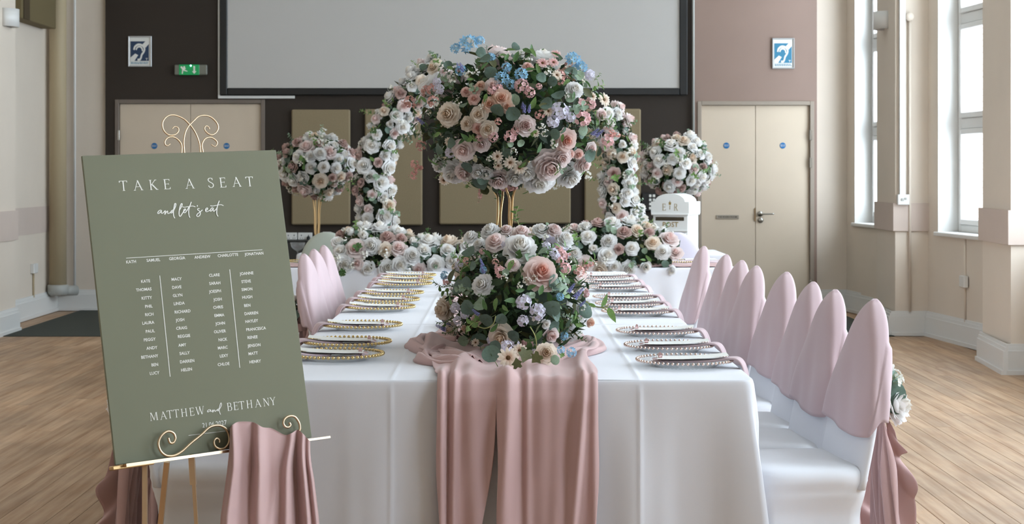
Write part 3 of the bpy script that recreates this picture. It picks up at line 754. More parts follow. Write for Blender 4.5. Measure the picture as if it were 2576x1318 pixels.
bm = bmesh.new(); bm.from_mesh(rn.data); bmesh.ops.remove_doubles(bm, verts=bm.verts, dist=2e-5); bm.to_mesh(rn.data); bm.free()
tag(rn, 'dusty pink chiffon runner along the table, draped over its front edge', 'table runner')
# loose ends of the runner beside the low flowers
def swag(pts, hw, seed):
    r_ = random.Random(seed); path = catmull([Vector(p) for p in pts], 8); n = len(path)-1; m = MB()
    def fn(u, v):
        i = min(int(v*n), n-1); p = path[i].lerp(path[i+1], v*n-i); d = (path[min(i+1, n)]-path[max(i-1, 0)]).normalized()
        nn = Vector((-d.y, d.x, 0)).normalized(); w = hw*(.45+.55*math.sin(PI*min(1, .15+v*.85)))
        t = (u-.5)*2
        return tuple(p+nn*t*w+Vector((0, 0, .028*(1-t*t)**.5*(.7+.3*math.sin(v*14+t*3))+.006*math.sin(t*9+v*5))))
    m.grid(14, 40, fn); return m
m = swag([(-.10, 5.30, .757), (-.20, 5.52, .758), (-.30, 5.85, .757), (-.285, 6.05, .757), (-.17, 6.0, .757)], .05, 1)
m2 = swag([(-.14, 5.25, .757), (-.235, 5.35, .757), (-.265, 5.48, .757), (-.2, 5.62, .757)], .035, 2); m.add(m2.v, m2.f)
m2 = swag([(.12, 5.35, .757), (.2, 5.55, .758), (.285, 5.75, .757), (.27, 5.95, .757), (.18, 6.1, .757)], .05, 3); m.add(m2.v, m2.f)
o = m.build('rumpled_fold', M_pink, rn, smooth=True); solid(o, .002)
def strip_runner(x0, x1, y0, y1):
    def fn(u, v):
        x = x0+(x1-x0)*u; y = y0+(y1-y0)*v
        return (x, y, TZ+.006+.014*(.5+.5*math.sin(v*16+2*math.sin(x*5)))*(math.sin(PI*v)**.5 if 0 < v < 1 else 0)+.006*math.sin(x*14+v*4)**2)
    m = MB(); m.grid(120, 14, fn); return m
o = strip_runner(-1.62, 1.40, 10.83, 11.02).build('table_runner', M_pink, smooth=True); solid(o, .002)
tag(o, 'dusty pink chiffon runner along the head table under the garland', 'table runner')

# ================================================================ place settings
def plate_meshes(ribbed):
    m = MB(); n = 96
    mod = (lambda k, r: (.0007 if k % 2 else -.0007) if .07 < r < .142 else 0) if ribbed else None
    m.lathe([(0, .003), (.085, .003), (.095, .005), (.105, .0105), (.125, .0165), (.147, .0205), (.148, .0185), (.126, .0135), (.106, .007), (.098, .0015), (.096, 0), (.09, 0), (.088, .001), (0, .001)], n, mod=mod)
    dish = m.data('dish', M_clear2 if ribbed else M_clear)
    b = MB(); nb = 60
    for k in range(nb):
        a = 2*PI*k/nb; b.ball((.148*math.cos(a), .148*math.sin(a), .0205), .0058 if not ribbed else .0047, 8, 5)
    return dish, b.data('bead_rim', M_rose if ribbed else M_bead)
PLT = [plate_meshes(False), plate_meshes(True)]
def napkin_mesh():                                       # local +x points to the table edge
    path = catmull([Vector((-.10, 0, .010)), Vector((-.05, 0, .012)), Vector((.02, 0, .014)), Vector((.09, 0, .018)), Vector((.145, 0, .0265)), Vector((.172, 0, .0225)), Vector((.188, 0, -.004)), Vector((.196, 0, -.05)), Vector((.199, 0, -.095))], 5)
    m = MB(); n = len(path)-1; rings = []
    for i, p in enumerate(path):
        d = (path[min(i+1, n)]-path[max(i-1, 0)]).normalized(); up = Vector((-d.z, 0, d.x)); v = i/n
        hw = .034-.004*math.sin(v*PI)
        ring = []
        for t in range(13):
            a = -1+2*t/12; th = .0035+.0015*math.sin(a*7+v*6); ring.append(p+Vector((0, a*hw, 0))+up*th)
        for t in range(13):
            a = 1-2*t/12; ring.append(p+Vector((0, a*hw, 0))-up*.002)
        rings.append(ring)
    m.rings(rings); return m.data('napkin', M_hood)
def card_mesh():
    m = MB()
    def fn(u, v): return (-.085+.218*u, -.050+.100*v, .0245+.011*u**2-.002*math.sin(PI*u))
    m.grid(10, 2, fn); return m.data('menu_card', M_cardw)
def tag_mesh(): return MB().bbox((-.06, .038, .020), (.015, .068, .0212), .0004).data('place_card', M_cardg)
def bow_mesh():
    m = MB()
    for s in (-1, 1):
        def fn(u, v, s=s):
            a = 2*PI*u; w = .006*(1+.4*math.sin(v*PI))
            return (-.075+.006*math.cos(a)+(.012*math.sin(v*PI)-.006)*0, s*(.004+.017*(1-math.cos(a))/2), .024+.010*math.sin(a)*(.6+.4*s)+(v-.5)*.012)
        m.grid(12, 2, fn)
        m.grid(6, 1, lambda u, v, s=s: (-.075-.028*u+.008*v, s*.016*u, .026-.006*u*u))
    m.ball((-.075, 0, .026), .006, 8, 5); return m.data('ribbon_bow', M_pink)
NAP, CARD, TAG, BOW = napkin_mesh(), card_mesh(), tag_mesh(), bow_mesh()
Rp = [(1723, 902), (1692, 865), (1646, 829), (1606, 780), (1574, 761), (1559, 744), (1538, 720), (1525, 705), (1515, 693)]
Lp = [(829, 887), (883, 856), (906, 814), (948, 769), (978, 751), (997, 733.6), (1017, 711), (1037, 700), (1038, 690)]
dr = 4300*.575
for side, pts in ((1, Rp), (0, Lp)):
    wh = 'window side' if side else 'easel side'
    for i, (px_, py_) in enumerate(pts):
        d = dr/(py_-PY); x = (.548 if side else -.548)+rnd.uniform(-.006, .006); rz = (0 if side else PI)+rnd.uniform(-.05, .05)
        if d > 10.22: d = 10.22
        col = 'rose-gold beaded ribbed glass' if side else 'gold beaded clear glass'
        pos = '%s from the front on the %s' % (ORD[i], wh)
        p = empty('charger_plate', (x, d, TZ+.0025), rnd.random()*.3, col+' charger plate, '+pos, 'plate', 'charger plates on the long table')
        link('dish', PLT[side][0], p); link('bead_rim', PLT[side][1], p)
        for nm, me, lab, cat, dz in (('napkin', NAP, 'folded pink napkin over the table edge, ', 'napkin', .001), ('menu_card', CARD, 'white menu card lying on the napkin, ', 'card', .002), ('place_card', TAG, 'small grey place card, ', 'card', .0), ('ribbon_bow', BOW, 'pink ribbon bow at the plate, ', 'ribbon', .001)):
            o = link(nm, me, None, (x, d, TZ+.0025+dz)); o.rotation_euler = (0, 0, rz+((-.34 if side else .34) if nm == 'napkin' else (-.08 if side else .08)))
            tag(o, lab+pos, cat, {'napkin': 'napkins', 'menu_card': 'menu cards', 'place_card': 'place cards', 'ribbon_bow': 'ribbon bows'}[nm]+' on the long table')
# head table settings
for x, lab in ((-1.30, 'gold beaded charger plate on the head table beside the coupe glass'), (1.12, 'gold beaded charger plate on the head table beside the postbox end of the garland')):
    p = empty('charger_plate', (x, 11.22, TZ+.0025), 0, lab, 'plate', 'charger plates on the head table')
    link('dish', PLT[0][0], p); link('bead_rim', PLT[0][1], p)
root = empty('coupe_glass', (X(745, 11.0), 11.08, TZ+.012), 0, 'clear coupe glass on the head table next to the easel', 'glass')
MB().lathe([(0, 0), (.034, 0), (.034, .003), (.006, .006), (.0045, .01), (.0045, .075), (.006, .08)], 28).build('stem', M_glass, root, smooth=True)
MB().lathe([(.004, .08), (.02, .088), (.042, .108), (.049, .138), (.048, .138), (.040, .110), (.019, .091), (.0, .085)], 28).build('bowl', M_glass, root, smooth=True)
def folded_napkin(x, y, lab):
    m = MB(); m.grid(20, 10, lambda u, v: (x-.18+.36*u, y-.07+.14*v, TZ+.012+.012*math.sin(PI*v)+.005*math.sin(u*11+v*5)))
    o = m.build('napkin', M_hood, smooth=True); solid(o, .008, 1); tag(o, lab, 'napkin', 'napkins on the head table')
folded_napkin(1.24, 11.15, 'folded pink napkin near the end of the head table by the chairs')
m = MB().bbox((1.17, 11.2, TZ+.03), (1.38, 11.34, TZ+.034), .001).build('menu_card', M_cardw); tag(m, 'white menu card at the end of the head table by the chairs', 'card')

# ================================================================ chairs
def build_chair():
    root = empty('covered_chair', (0, 0, 0))
    # seat cover with stretched skirt: seat reaches from x=-.33 to 0, the chair faces -x
    def rr(cx, hx, hy, n=48, e=5.0):
        out = []
        for k in range(n):
            a = 2*PI*k/n; c, s = math.cos(a), math.sin(a)
            f = (abs(c)**e+abs(s)**e)**(-1/e); out.append((c*f, s*f))
        return out
    base = rr(0, 1, 1); cx, hx, hy = -.15, .185, .205
    rings = []
    spec = [(.465, .05), (.470, .4), (.470, .75), (.466, .92), (.455, .985), (.44, 1.0), (.42, 1.0), (.405, .99), (.39, .985), (.37, .98), (.34, .978), (.31, .975), (.27, .975), (.22, .98), (.16, .985), (.10, .99), (.05, 1.0), (.006, 1.01)]
    for z, f in spec:
        ring = []
        for a, b in base:
            k = min(abs(a), abs(b)); t = max(0, (.41-z)/.41)
            rec = 0
            if z < .41:
                rec = .035*smooth01(.0, .28, min(1-k, 1))*smooth01(.05, .22, t)+.012*smooth01(.1, .6, 1-k)
            x_, y_ = a*hx*f, b*hy*f
            l = math.hypot(x_, y_) or 1
            rear = .02*smooth01(.3, 0, z)*(a > .7)
            ring.append((cx+x_*(1-rec/l)+rear, y_*(1-rec/l), z))
        rings.append(ring)
    MB().rings(rings[::-1], False, True).build('seat_cover', M_spandex, root, smooth=True)
    def w_of(z): 
        t = max(0, min(1, (z-.52)/.432)); return .205*max(0, 1-t**1.9)**.72
    def xo(z): return .012+.20*(z-.50)
    def sect(z, w, t, n=40, e=2.6):
        out = []
        for k in range(n):
            a = 2*PI*k/n; c, s = math.cos(a), math.sin(a); f = (abs(c)**e+abs(s)**e)**(-1/e)
            out.append((xo(z)+c*f*t, s*f*w, z))
        return out
    zs = [.40, .44, .48, .52, .56, .60, .65, .70, .75, .80, .84, .88, .91, .93, .942]
    MB().rings([sect(z, w_of(z), .026*(1 if z < .85 else max(.35, 1-(z-.85)*4))) for z in zs], True, True).build('backrest', M_spandex, root, smooth=True)
    # hood: closed shell over the back, hem hanging free, rear pleats gathered to the knot
    def shell(u, v):
        a = 2*PI*u; c, s = math.cos(a), math.sin(a); fr = smooth01(.3, -.5, c)
        zlow = .565+.006*math.sin(a*3+.6)+.010*s+.05*(1-fr)
        z = .957-(.957-zlow)*v**1.15
        w = w_of(min(z, .9515))+.006+.014*v; e = 3.6; f = (abs(c)**e+abs(s)**e)**(-1/e)
        t = (.033+.007*v)*min(1, math.sqrt(max(.02, 1-max(0, (z-.86)/.098)**2)))
        fo = (.0040*math.sin(a*4.0+v*5+1)+.0022*math.sin(a*9+2.3*math.sin(v*4)))*smooth01(.25, .9, v)
        uu = (a-PI)/PI                                   # 0 at the middle of the front, +-1 at the middle of the rear
        dg = .010*smooth01(-.010, .012, abs(uu)-.60+.45*(v-.45))*smooth01(.40, .46, v)
        return (xo(z)+c*f*(t+fo+dg), s*f*(w+fo*.6+dg*.4), z)
    m = MB(); m.grid(120, 40, shell)
    cap = [shell(k/24, 0) for k in range(24)]; m.add(cap, [tuple(range(24))])
    h = m.build('hood', M_hood, root, smooth=True); solid(h, .002)
    def rear(u, v):
        z = .905-(.905-.615)*v; s = -1+2*u; g = .90-.70*smooth01(.15, 1, v)
        w = (w_of(z)+.010)*g
        x_ = xo(z)+.016+.036*smooth01(0, .45, v)*(1-.5*s*s)+.030*v*v+(.008*math.sin(u*40)+.005*math.sin(u*67))*smooth01(.1, .5, v)
        x_ -= .030*abs(s)**6*(1-v)
        return (x_, s*w, z)
    m = MB(); m.grid(48, 22, rear); o = m.build('pleats', M_hood, h, smooth=True); solid(o, .002)
    m = MB(); m.ball((.125, 0, .605), .030, 12, 8, sc=(.8, 1.1, 1.0)); m.grid(16, 4, lambda u, v: (.12+.033*math.cos(2*PI*u), .04*math.sin(2*PI*u), .585+.035*v)); m.build('knot', M_pink, h, smooth=True)
    # hanging tails
    def tail(u, v):
        s = -1+2*u; z = .60-.575*v; w = .028+.10*v**.7
        return (.115+.045*v+(.018*math.sin(u*34+v*2)+.010*math.sin(u*55-v*3))*smooth01(0, .3, v)-.02*s*s*v, s*w, z)
    m = MB(); m.grid(60, 24, tail); t_ = m.build('tail', M_pink, root, smooth=True); solid(t_, .0015)
    for side, yy in ((-1, -.055), (1, .045)):
        def ruf(u, v):
            z = .60-.55*v; ww = .03+.085*v**.6
            wave = math.sin(v*24+side+1.8*math.sin(v*9+side))*u*(.7+.4*math.sin(v*15+2*side))
            return (.13+.05*v+u*ww*.75+.012*wave, yy*(.3+.7*v)+side*.028*wave+side*u*.03, z-.028*u*(.5+.5*math.sin(v*24+side+1.2))-.03*u)
        m = MB(); m.grid(10, 110, ruf); o = m.build('ruffle', M_pink, t_, smooth=True); solid(o, .0012)
    return root
# ================================================================ flower kinds (unit size, facing +z)
def petal_rings(spec, seed, ruff=.02, nu=5, nv=4):
    r_ = random.Random(seed); m = MB(); rot = 0
    for (n, rT, zT, zB, curl, half) in spec:
        rot += 1.1+r_.random()
        for k in range(n):
            a0 = rot+2*PI*k/n+r_.uniform(-.12, .12); js = r_.uniform(.93, 1.07); ph = r_.random()*6; tilt = r_.uniform(-.04, .04)
            def fn(u, v):
                uu = -1+2*u; vv = v
                wd = half*(.5+.5*math.sin(PI*(.12+.62*vv)))
                if vv > .8: wd *= 1-.28*((vv-.8)/.2)**2
                a = a0+uu*wd
                r = rT*js*(math.sin(vv*PI/2)**.75)*(1+.10*uu)
                z = zB+(zT-zB)*vv**1.25
                if vv > .6:
                    q = (vv-.6)/.4; r += curl*q*q; z -= curl*.9*q*q*q
                z -= .22*(zT-zB)*uu*uu*vv*vv
                rr = ruff*math.sin(uu*7+ph)*vv
                return ((r+rr)*math.cos(a), (r+rr)*math.sin(a), z+tilt+rr*.8)
            m.grid(nu, nv, fn)
    return m
def rose(seed): return petal_rings([(2, .15, .80, .1, -.06, 2.2), (3, .27, .78, .0, -.05, 1.5), (4, .43, .72, -.1, .0, 1.15), (5, .62, .58, -.2, .08, .95), (6, .83, .34, -.3, .16, .82), (6, .94, .02, -.42, .18, .75)], seed)
def peony(seed): return petal_rings([(3, .18, .84, .1, -.05, 1.6), (5, .36, .84, .0, -.06, 1.1), (6, .55, .76, -.1, -.02, .9), (7, .76, .58, -.2, .05, .78), (8, .96, .28, -.3, .10, .68), (7, 1.02, -.10, -.45, .12, .68)], seed, .045)
def bud(seed): return petal_rings([(3, .30, .78, -.3, -.02, 1.5), (4, .46, .74, -.4, .0, 1.2), (4, .60, .55, -.45, .06, 1.0), (3, .68, .25, -.5, .14, .8)], seed, .015)
def flatp(m, n, L_, w, c, N, spin, cup, pointed=0, mi=0):   # one small blossom of n petals
    q = Vector(N).to_track_quat('Z', 'Y'); c = Vector(c)
    for k in range(n):
        a = spin+2*PI*k/n
        d = Vector((math.cos(a), math.sin(a), 0)); t = Vector((-math.sin(a), math.cos(a), 0)); zc = Vector((0, 0, 1))
        wt = w*(.35 if pointed else .85)
        pts = [d*.04*L_, d*.5*L_+t*w+zc*cup*.35*L_, d*.9*L_+t*wt*.7+zc*cup*.75*L_, d*L_+zc*cup*L_*.8, d*.9*L_-t*wt*.7+zc*cup*.75*L_, d*.5*L_-t*w+zc*cup*.35*L_, d*.55*L_+zc*cup*.2*L_]
        m.add([c+q@p for p in pts], [(0, 1, 6), (1, 2, 3, 6), (6, 3, 4, 5), (0, 6, 5)], mi)
def daisy(seed):
    r_ = random.Random(seed); m = MB()
    for ring, (n, L_, z) in enumerate(((12, 1, .0), (9, .85, .1))):
        for k in range(n):
            a = 2*PI*k/n+r_.uniform(-.1, .1)+ring*.2; d = Vector((math.cos(a), math.sin(a), 0)); t = Vector((-d.y, d.x, 0)); l = L_*r_.uniform(.9, 1.05); dz = r_.uniform(-.08, .08)
            m.grid(2, 4, lambda u, v: tuple(d*(.12+.88*v)*l+t*(u-.5)*.36*math.sin(PI*(.1+.75*v))+Vector((0, 0, z+.22*math.sin(v*2.2)+dz*v-.05*(abs(u-.5)*2)))))
    m.ball((0, 0, .13), .23, 10, 6, mi=1, sc=(1, 1, .6)); return m
def cluster(seed, n, pet, L_, w, cup, pointed=0, flat=.75):
    r_ = random.Random(seed); m = MB()
    for k in range(n):
        t = math.acos(1-(k+.5)/n*1.25); a = k*2.39996+r_.random()*.4
        N = Vector((math.sin(t)*math.cos(a), math.sin(t)*math.sin(a), math.cos(t)))
        flatp(m, pet, L_*r_.uniform(.85, 1.15), w, (N.x*.75, N.y*.75, N.z*.75*flat), N, r_.random()*6, cup, pointed)
        m.ball((N.x*.77, N.y*.77, N.z*.77*flat+.02), .05, 5, 3, mi=1)
        m.tube([(0, 0, -.5), (N.x*.74, N.y*.74, N.z*.73*flat)], .018, 3, mi=1, cap=False)
    return m
def spike(seed):
    r_ = random.Random(seed); m = MB(); m.tube([(0, 0, -.4), (.05, 0, .4), (0, .06, 1.0)], [.03, .025, .012], 5, mi=1)
    for k in range(26):
        z = -.1+1.1*k/26; a = k*2.4; s = .15*(1-.55*k/26); rr = .13*(1-.5*k/26)
        flatp(m, 4, s*1.0, s*.40, (rr*math.cos(a)+.03, rr*math.sin(a), z), (math.cos(a), math.sin(a), .35), r_.random()*6, .5)
    return m
def spray(seed):
    r_ = random.Random(seed); m = MB(); path = catmull([Vector((0, 0, -.3)), Vector((.06, .02, .3)), Vector((0, .08, .8)), Vector((.12, .05, 1.35))], 6); m.tube(path, [.025*(1-.6*i/len(path)) for i in range(len(path))], 5, mi=1)
    for k in range(13):
        p = path[int((k+1)/14*(len(path)-1))]; a = k*2.4; N = Vector((math.cos(a), math.sin(a), .5)).normalized(); s = .2*(1-.55*k/13)
        if k < 9: flatp(m, 5, s*1.1, s*.55, p+N*.13, N, r_.random()*6, .45)
        else: m.ball(p+N*.08, .05, 6, 4)
    return m
def sprig(seed, n=9, rnd_leaf=False, L_=.34, w=.11):
    r_ = random.Random(seed); m = MB(); path = catmull([Vector((0, 0, -.2)), Vector((.08, 0, .3)), Vector((.04, .1, .7)), Vector((.2, .06, 1.1))], 6); m.tube(path, [.02*(1-.6*i/len(path)) for i in range(len(path))], 5, mi=1)
    for k in range(n):
        p = path[int((k+2)/(n+2)*(len(path)-1))]; a = k*2.5+r_.random(); d = Vector((math.cos(a), math.sin(a), .55)).normalized(); leaf_at(m, p, d, L_*r_.uniform(.75, 1.1), w, r_, rnd_leaf)
    return m
def leaf_at(m, p, d, L_, w, r_, rounded=False):
    side = d.cross(Vector((r_.uniform(-.4, .4), r_.uniform(-.4, .4), 1))).normalized(); up = side.cross(d).normalized(); bend = r_.uniform(.05, .3)
    def fn(u, v):
        s = (u-.5)*2
        wv = w*2.0*math.sqrt(max(0, 1-(2*v-1)**2)) if rounded else w*math.sin(PI*v**.8)**.85
        return tuple(p+d*L_*v+side*s*wv+up*(abs(s)*wv*.35-bend*L_*v*v))
    m.grid(2, 5, fn)
def leaf(seed, w=.2):
    m = MB(); r_ = random.Random(seed); leaf_at(m, Vector((0, 0, 0)), Vector((1, 0, .15)).normalized(), 1.0, w, r_); return m
def euc(seed):
    m = MB(); b = .12+.1*random.Random(seed).random()
    def fn(u, v):
        s = (u-.5)*2; w = .46*math.sqrt(max(0, 1-(2*v-1)**2))*(1+.12*math.sin(v*PI))
        return (v, s*w, abs(s)*w*.30-b*v*v+.03*math.sin(v*9+s*3))
    m.grid(4, 7, fn); m.tube([(-.3, 0, -.03), (.02, 0, 0), (.5, 0, -b*.2)], [.02, .018, .008], 4, mi=1); return m
def rosemary(seed):
    r_ = random.Random(seed); m = MB(); path = catmull([Vector((0, 0, -.2)), Vector((.06, 0, .3)), Vector((.0, .08, .7)), Vector((.12, .0, 1.1))], 6); m.tube(path, .014, 4, mi=1)
    for k in range(60):
        p = path[int(k/60*(len(path)-1))]; a = k*2.4; d = Vector((math.cos(a), math.sin(a), .9)).normalized(); leaf_at(m, p, d, .17, .022, r_)
    return m
def filler(seed):
    r_ = random.Random(seed); m = MB()
    for k in range(9):
        N = Vector((r_.uniform(-1, 1), r_.uniform(-1, 1), r_.uniform(.3, 1))).normalized(); p = N*r_.uniform(.6, 1)
        m.tube([(0, 0, -.3), tuple(p)], .015, 3, mi=1, cap=False); flatp(m, 5, .24, .11, p, N, r_.random()*6, .4)
    return m
def ivy(seed):
    m = MB(); pts = [(0, 0), (-.15, .25), (-.05, .5), (.25, .38), (.4, .62), (.62, .3), (1, 0), (.62, -.3), (.4, -.62), (.25, -.38), (-.05, -.5), (-.15, -.25)]
    m.add([(x, y, .12*abs(y)-.08*x*x) for x, y in pts]+[(.35, 0, 0)], [(i, 12, (i+1) % 12) for i in range(12)]); return m
KIND = {}
def reg(key, gen, mats, nvar=2):
    KIND[key] = [gen(i+hash_(key)).data(key, mats) for i in range(nvar)]
def hash_(s): return sum(ord(c)*(i+1) for i, c in enumerate(s)) % 1000
for nm, mt in (('white', R_white), ('cream', R_cream), ('blush', R_blush), ('pink', R_pinkr), ('dusty', R_dusty), ('peach', R_peach), ('coral', R_coral)):
    reg('rose_'+nm, rose, mt, 2)
    if nm in ('white', 'cream', 'blush', 'pink'): reg('peony_'+nm, peony, mt, 2)
    if nm in ('white', 'cream', 'blush', 'peach'): reg('bud_'+nm, bud, mt, 2)
reg('daisy_cream', daisy, [R_daisyc, M_eye], 2); reg('daisy_pink', daisy, [R_daisyp, M_eye], 2)
reg('lav', lambda s: cluster(s, 12, 4, .42, .22, .2), [M_lav, M_twig], 2)
reg('blue', lambda s: cluster(s, 11, 6, .5, .13, .4, 1), [M_blueb, M_twig], 2)
reg('pinkb', lambda s: cluster(s, 12, 5, .38, .19, .4), [M_pinkb, M_twig], 2)
reg('corb', lambda s: cluster(s, 10, 5, .36, .18, .5), [M_corb, M_stem], 2)
reg('whiteb', filler, [M_whiteb, M_twig], 2)
reg('spike', spike, [M_purp, M_stem], 2); reg('spray', spray, [M_corb, M_stem], 2)
reg('sprig', sprig, [M_leafm, M_stem], 2); reg('sprigl', sprig, [M_leafl, M_twig], 2); reg('sprige', lambda s: sprig(s, 10, True, .26, .07), [M_eucp, M_stem], 2)
reg('leafd', leaf, M_leafd, 2); reg('leafm', leaf, M_leafm, 2); reg('leafl', leaf, M_leafl, 2); reg('leafo', lambda s: leaf(s, .27), M_leafo, 1)
reg('euc', euc, [M_euc, M_stem], 2); reg('eucp', euc, [M_eucp, M_stem], 1)
reg('rosemary', rosemary, [M_leafm, M_stem], 1); reg('ivy', ivy, M_leafo, 1)
PLAIN = {'lav': 'hydrangea', 'blue': 'blue_delphinium', 'pinkb': 'pink_blossom', 'corb': 'coral_blossom', 'whiteb': 'white_filler_flower', 'spike': 'lavender_spike', 'spray': 'blossom_spray',
    'sprig': 'leafy_sprig', 'sprigl': 'leafy_sprig', 'sprige': 'eucalyptus_sprig', 'leafd': 'leaf', 'leafm': 'leaf', 'leafl': 'leaf', 'leafo': 'leaf', 'euc': 'eucalyptus_leaf', 'eucp': 'eucalyptus_leaf', 'rosemary': 'rosemary_sprig', 'ivy': 'ivy_leaf'}
def plain(k): return PLAIN.get(k) or {'rose': 'rose', 'peon': 'peony', 'bud_': 'rosebud', 'dais': 'daisy'}[k[:4]]
CNT = {}
def put(root, key, loc, N, size, spin=None, rn=rnd):
    me = rn.choice(KIND[key]); nm = plain(key)
    o = link(nm, me, root); N = Vector(N).normalized()
    q = N.to_track_quat('Z', 'Y') @ Quaternion((0, 0, 1), rn.random()*6.28 if spin is None else spin)
    o.rotation_mode = 'QUATERNION'; o.rotation_quaternion = q; o.location = Vector(loc)-Vector(root.location); s = size*rn.uniform(.94, 1.06); o.scale = (s, s, s)
    return o
def put_leaf(root, key, loc, N, size, rn=rnd, droop=None):   # leaf lies roughly in the surface, tip pointing away
    me = rn.choice(KIND[key]); o = link(plain(key), me, root); N = Vector(N).normalized()
    t = N.cross(Vector((rn.uniform(-1, 1), rn.uniform(-1, 1), rn.uniform(-1, 1)))).normalized()
    if droop is not None: t = (Vector(droop)-N*Vector(droop).dot(N)).normalized()
    z = (N+t*rn.uniform(-.5, .3)+Vector((rn.uniform(-.4, .4), rn.uniform(-.4, .4), rn.uniform(-.4, .4)))).normalized()
    x = (t-z*t.dot(z)).normalized(); y = z.cross(x)
    mtx = Matrix((x, y, z)).transposed()
    o.rotation_mode = 'QUATERNION'; o.rotation_quaternion = mtx.to_quaternion(); o.location = Vector(loc)-Vector(root.location)-x*size*.45; o.scale = (size,)*3
    return o
def foliage(root, sample, n, size, mats=(M_leafd, M_leafm, M_leafo), seed=3):
    r_ = random.Random(seed); m = MB()
    for k in range(n):
        p, N = sample(r_); t = Vector((r_.uniform(-1, 1), r_.uniform(-1, 1), r_.uniform(-1, 1)))
        d = (N*.7+t).normalized(); leafm = MB(); L_ = size*r_.uniform(.6, 1.2); side = d.cross(t+Vector((.3, .2, 1))).normalized(); w = L_*.24
        q = Vector(p)-Vector(root.location); up = side.cross(d)*L_*.1
        m.add([q, q+d*L_*.45+side*w+up, q+d*L_, q+d*L_*.45-side*w+up, q+d*L_*.5], [(0, 1, 4), (1, 2, 4), (2, 3, 4), (3, 0, 4)], r_.choice((0, 0, 1, 2)))
    o = m.build('foliage', list(mats), root, smooth=True); o['kind'] = 'stuff'; return o
def ell(c, R, shell=(.6, .92)):
    def f(r_):
        while True:
            v = Vector((r_.uniform(-1, 1), r_.uniform(-1, 1), r_.uniform(-1, 1)))
            if .05 < v.length < 1: break
        v.normalize(); k = r_.uniform(*shell); N = Vector((v.x/R[0], v.y/R[1], v.z/R[2])).normalized()
        return (Vector(c)+Vector((v.x*R[0], v.y*R[1], v.z*R[2]))*k, N)
    return f
def on_ell(px_, py_, c, R, depth_k=1.0):                 # where the sight line through a photo point meets the flower mass
    d = Vector(((px_-PX)/F, 1, -(py_-PY)/F)); o = Vector((0, 0, CH))-Vector(c)
    a = sum((d[i]/R[i])**2 for i in range(3)); b = 2*sum(d[i]*o[i]/R[i]**2 for i in range(3)); cc = sum((o[i]/R[i])**2 for i in range(3))-1
    disc_ = b*b-4*a*cc
    if disc_ > 0:
        t = (-b-math.sqrt(disc_))/(2*a); p = Vector((0, 0, CH))+d*t; v = p-Vector(c)
        N = Vector((v.x/R[0]**2, v.y/R[1]**2, v.z/R[2]**2)).normalized(); return p, N, True
    p = P(px_, py_, c[1]); v = p-Vector(c); return p, Vector((v.x/R[0]**2, v.y/R[1]**2-.3/R[1], v.z/R[2]**2)).normalized(), False

# ================================================================ chairs in place
chair0 = build_chair()
rr_ = random.Random(5)
def posy(root):
    rs = None
    for key, p, N, s in (('peony_white', (.165, -.02, .625), (.7, -.6, .3), .048), ('bud_white', (.15, .02, .74), (.6, -.1, .7), .028), ('whiteb', (.15, -.02, .70), (.7, -.3, .5), .04)): o = put(root, key, p, N, s, rn=rr_); rs = rs or o
    for p, N, dr_ in (((.15, -.03, .665), (.4, -.8, .3), (.4, 0, 1)), ((.165, 0, .70), (.7, -.5, .2), (.3, 0, .9)), ((.15, -.03, .64), (.3, -.9, .1), (.5, 0, .2)), ((.15, .03, .65), (.6, .6, .2), (0, .4, .8))): put_leaf(root, 'euc', p, N, .08, rn=rr_, droop=dr_)
posy(chair0)
used = False
def chair_at(x, d, rz, label):
    global used
    o = chair0 if not used else copy_tree(chair0); used = True
    o.location = (x, d, 0); o.rotation_euler = (0, 0, rz); tag(o, label, 'chair', 'covered chairs along the long table')
for i, (x, d, s) in enumerate(CHR):
    chair_at(x, d, (.11 if s > 0 else PI-.09)+rnd.uniform(-.035, .035), 'white covered chair with pink hood, %s from the front on the %s' % (ORD[i % 8], 'window side' if s > 0 else 'easel side'))
# head-table chairs with broad round backs
def round_chair(x, d, mt, label):
    root = empty('round_back_chair', (x, d, 0), 0, label, 'chair', 'chairs at the head table')
    def sec(z, w, t, y0): return [(w*math.copysign(abs(math.cos(a))**.7, math.cos(a)), y0+t*math.sin(a), z) for a in [2*PI*k/32 for k in range(32)]]
    rs = []
    for z in [.40, .5, .6, .66, .72, .78, .83, .87, .90, .92, .93]:
        w = .19 if z < .70 else .19*math.sqrt(max(.02, 1-((z-.70)/.235)**2)); rs.append(sec(z, w, .03, .06*(z-.4)))
    MB().rings(rs).build('backrest', mt, root, smooth=True)
    MB().rings([[(x_*.2, -.2+y_*.2, z) for x_, y_ in [(math.copysign(abs(math.cos(2*PI*k/32))**.5, math.cos(2*PI*k/32)), math.copysign(abs(math.sin(2*PI*k/32))**.5, math.sin(2*PI*k/32))) for k in range(32)]] for z in (.0, .2, .4, .46)]).build('seat_cover', mt, root, smooth=True)
round_chair(X(821, 12.05), 12.05, M_sagechair, 'sage green round-backed chair behind the head table beside the garland')
round_chair(X(1700, 12.05), 12.05, M_lilac, 'pale lilac round-backed chair behind the head table in front of the postbox')

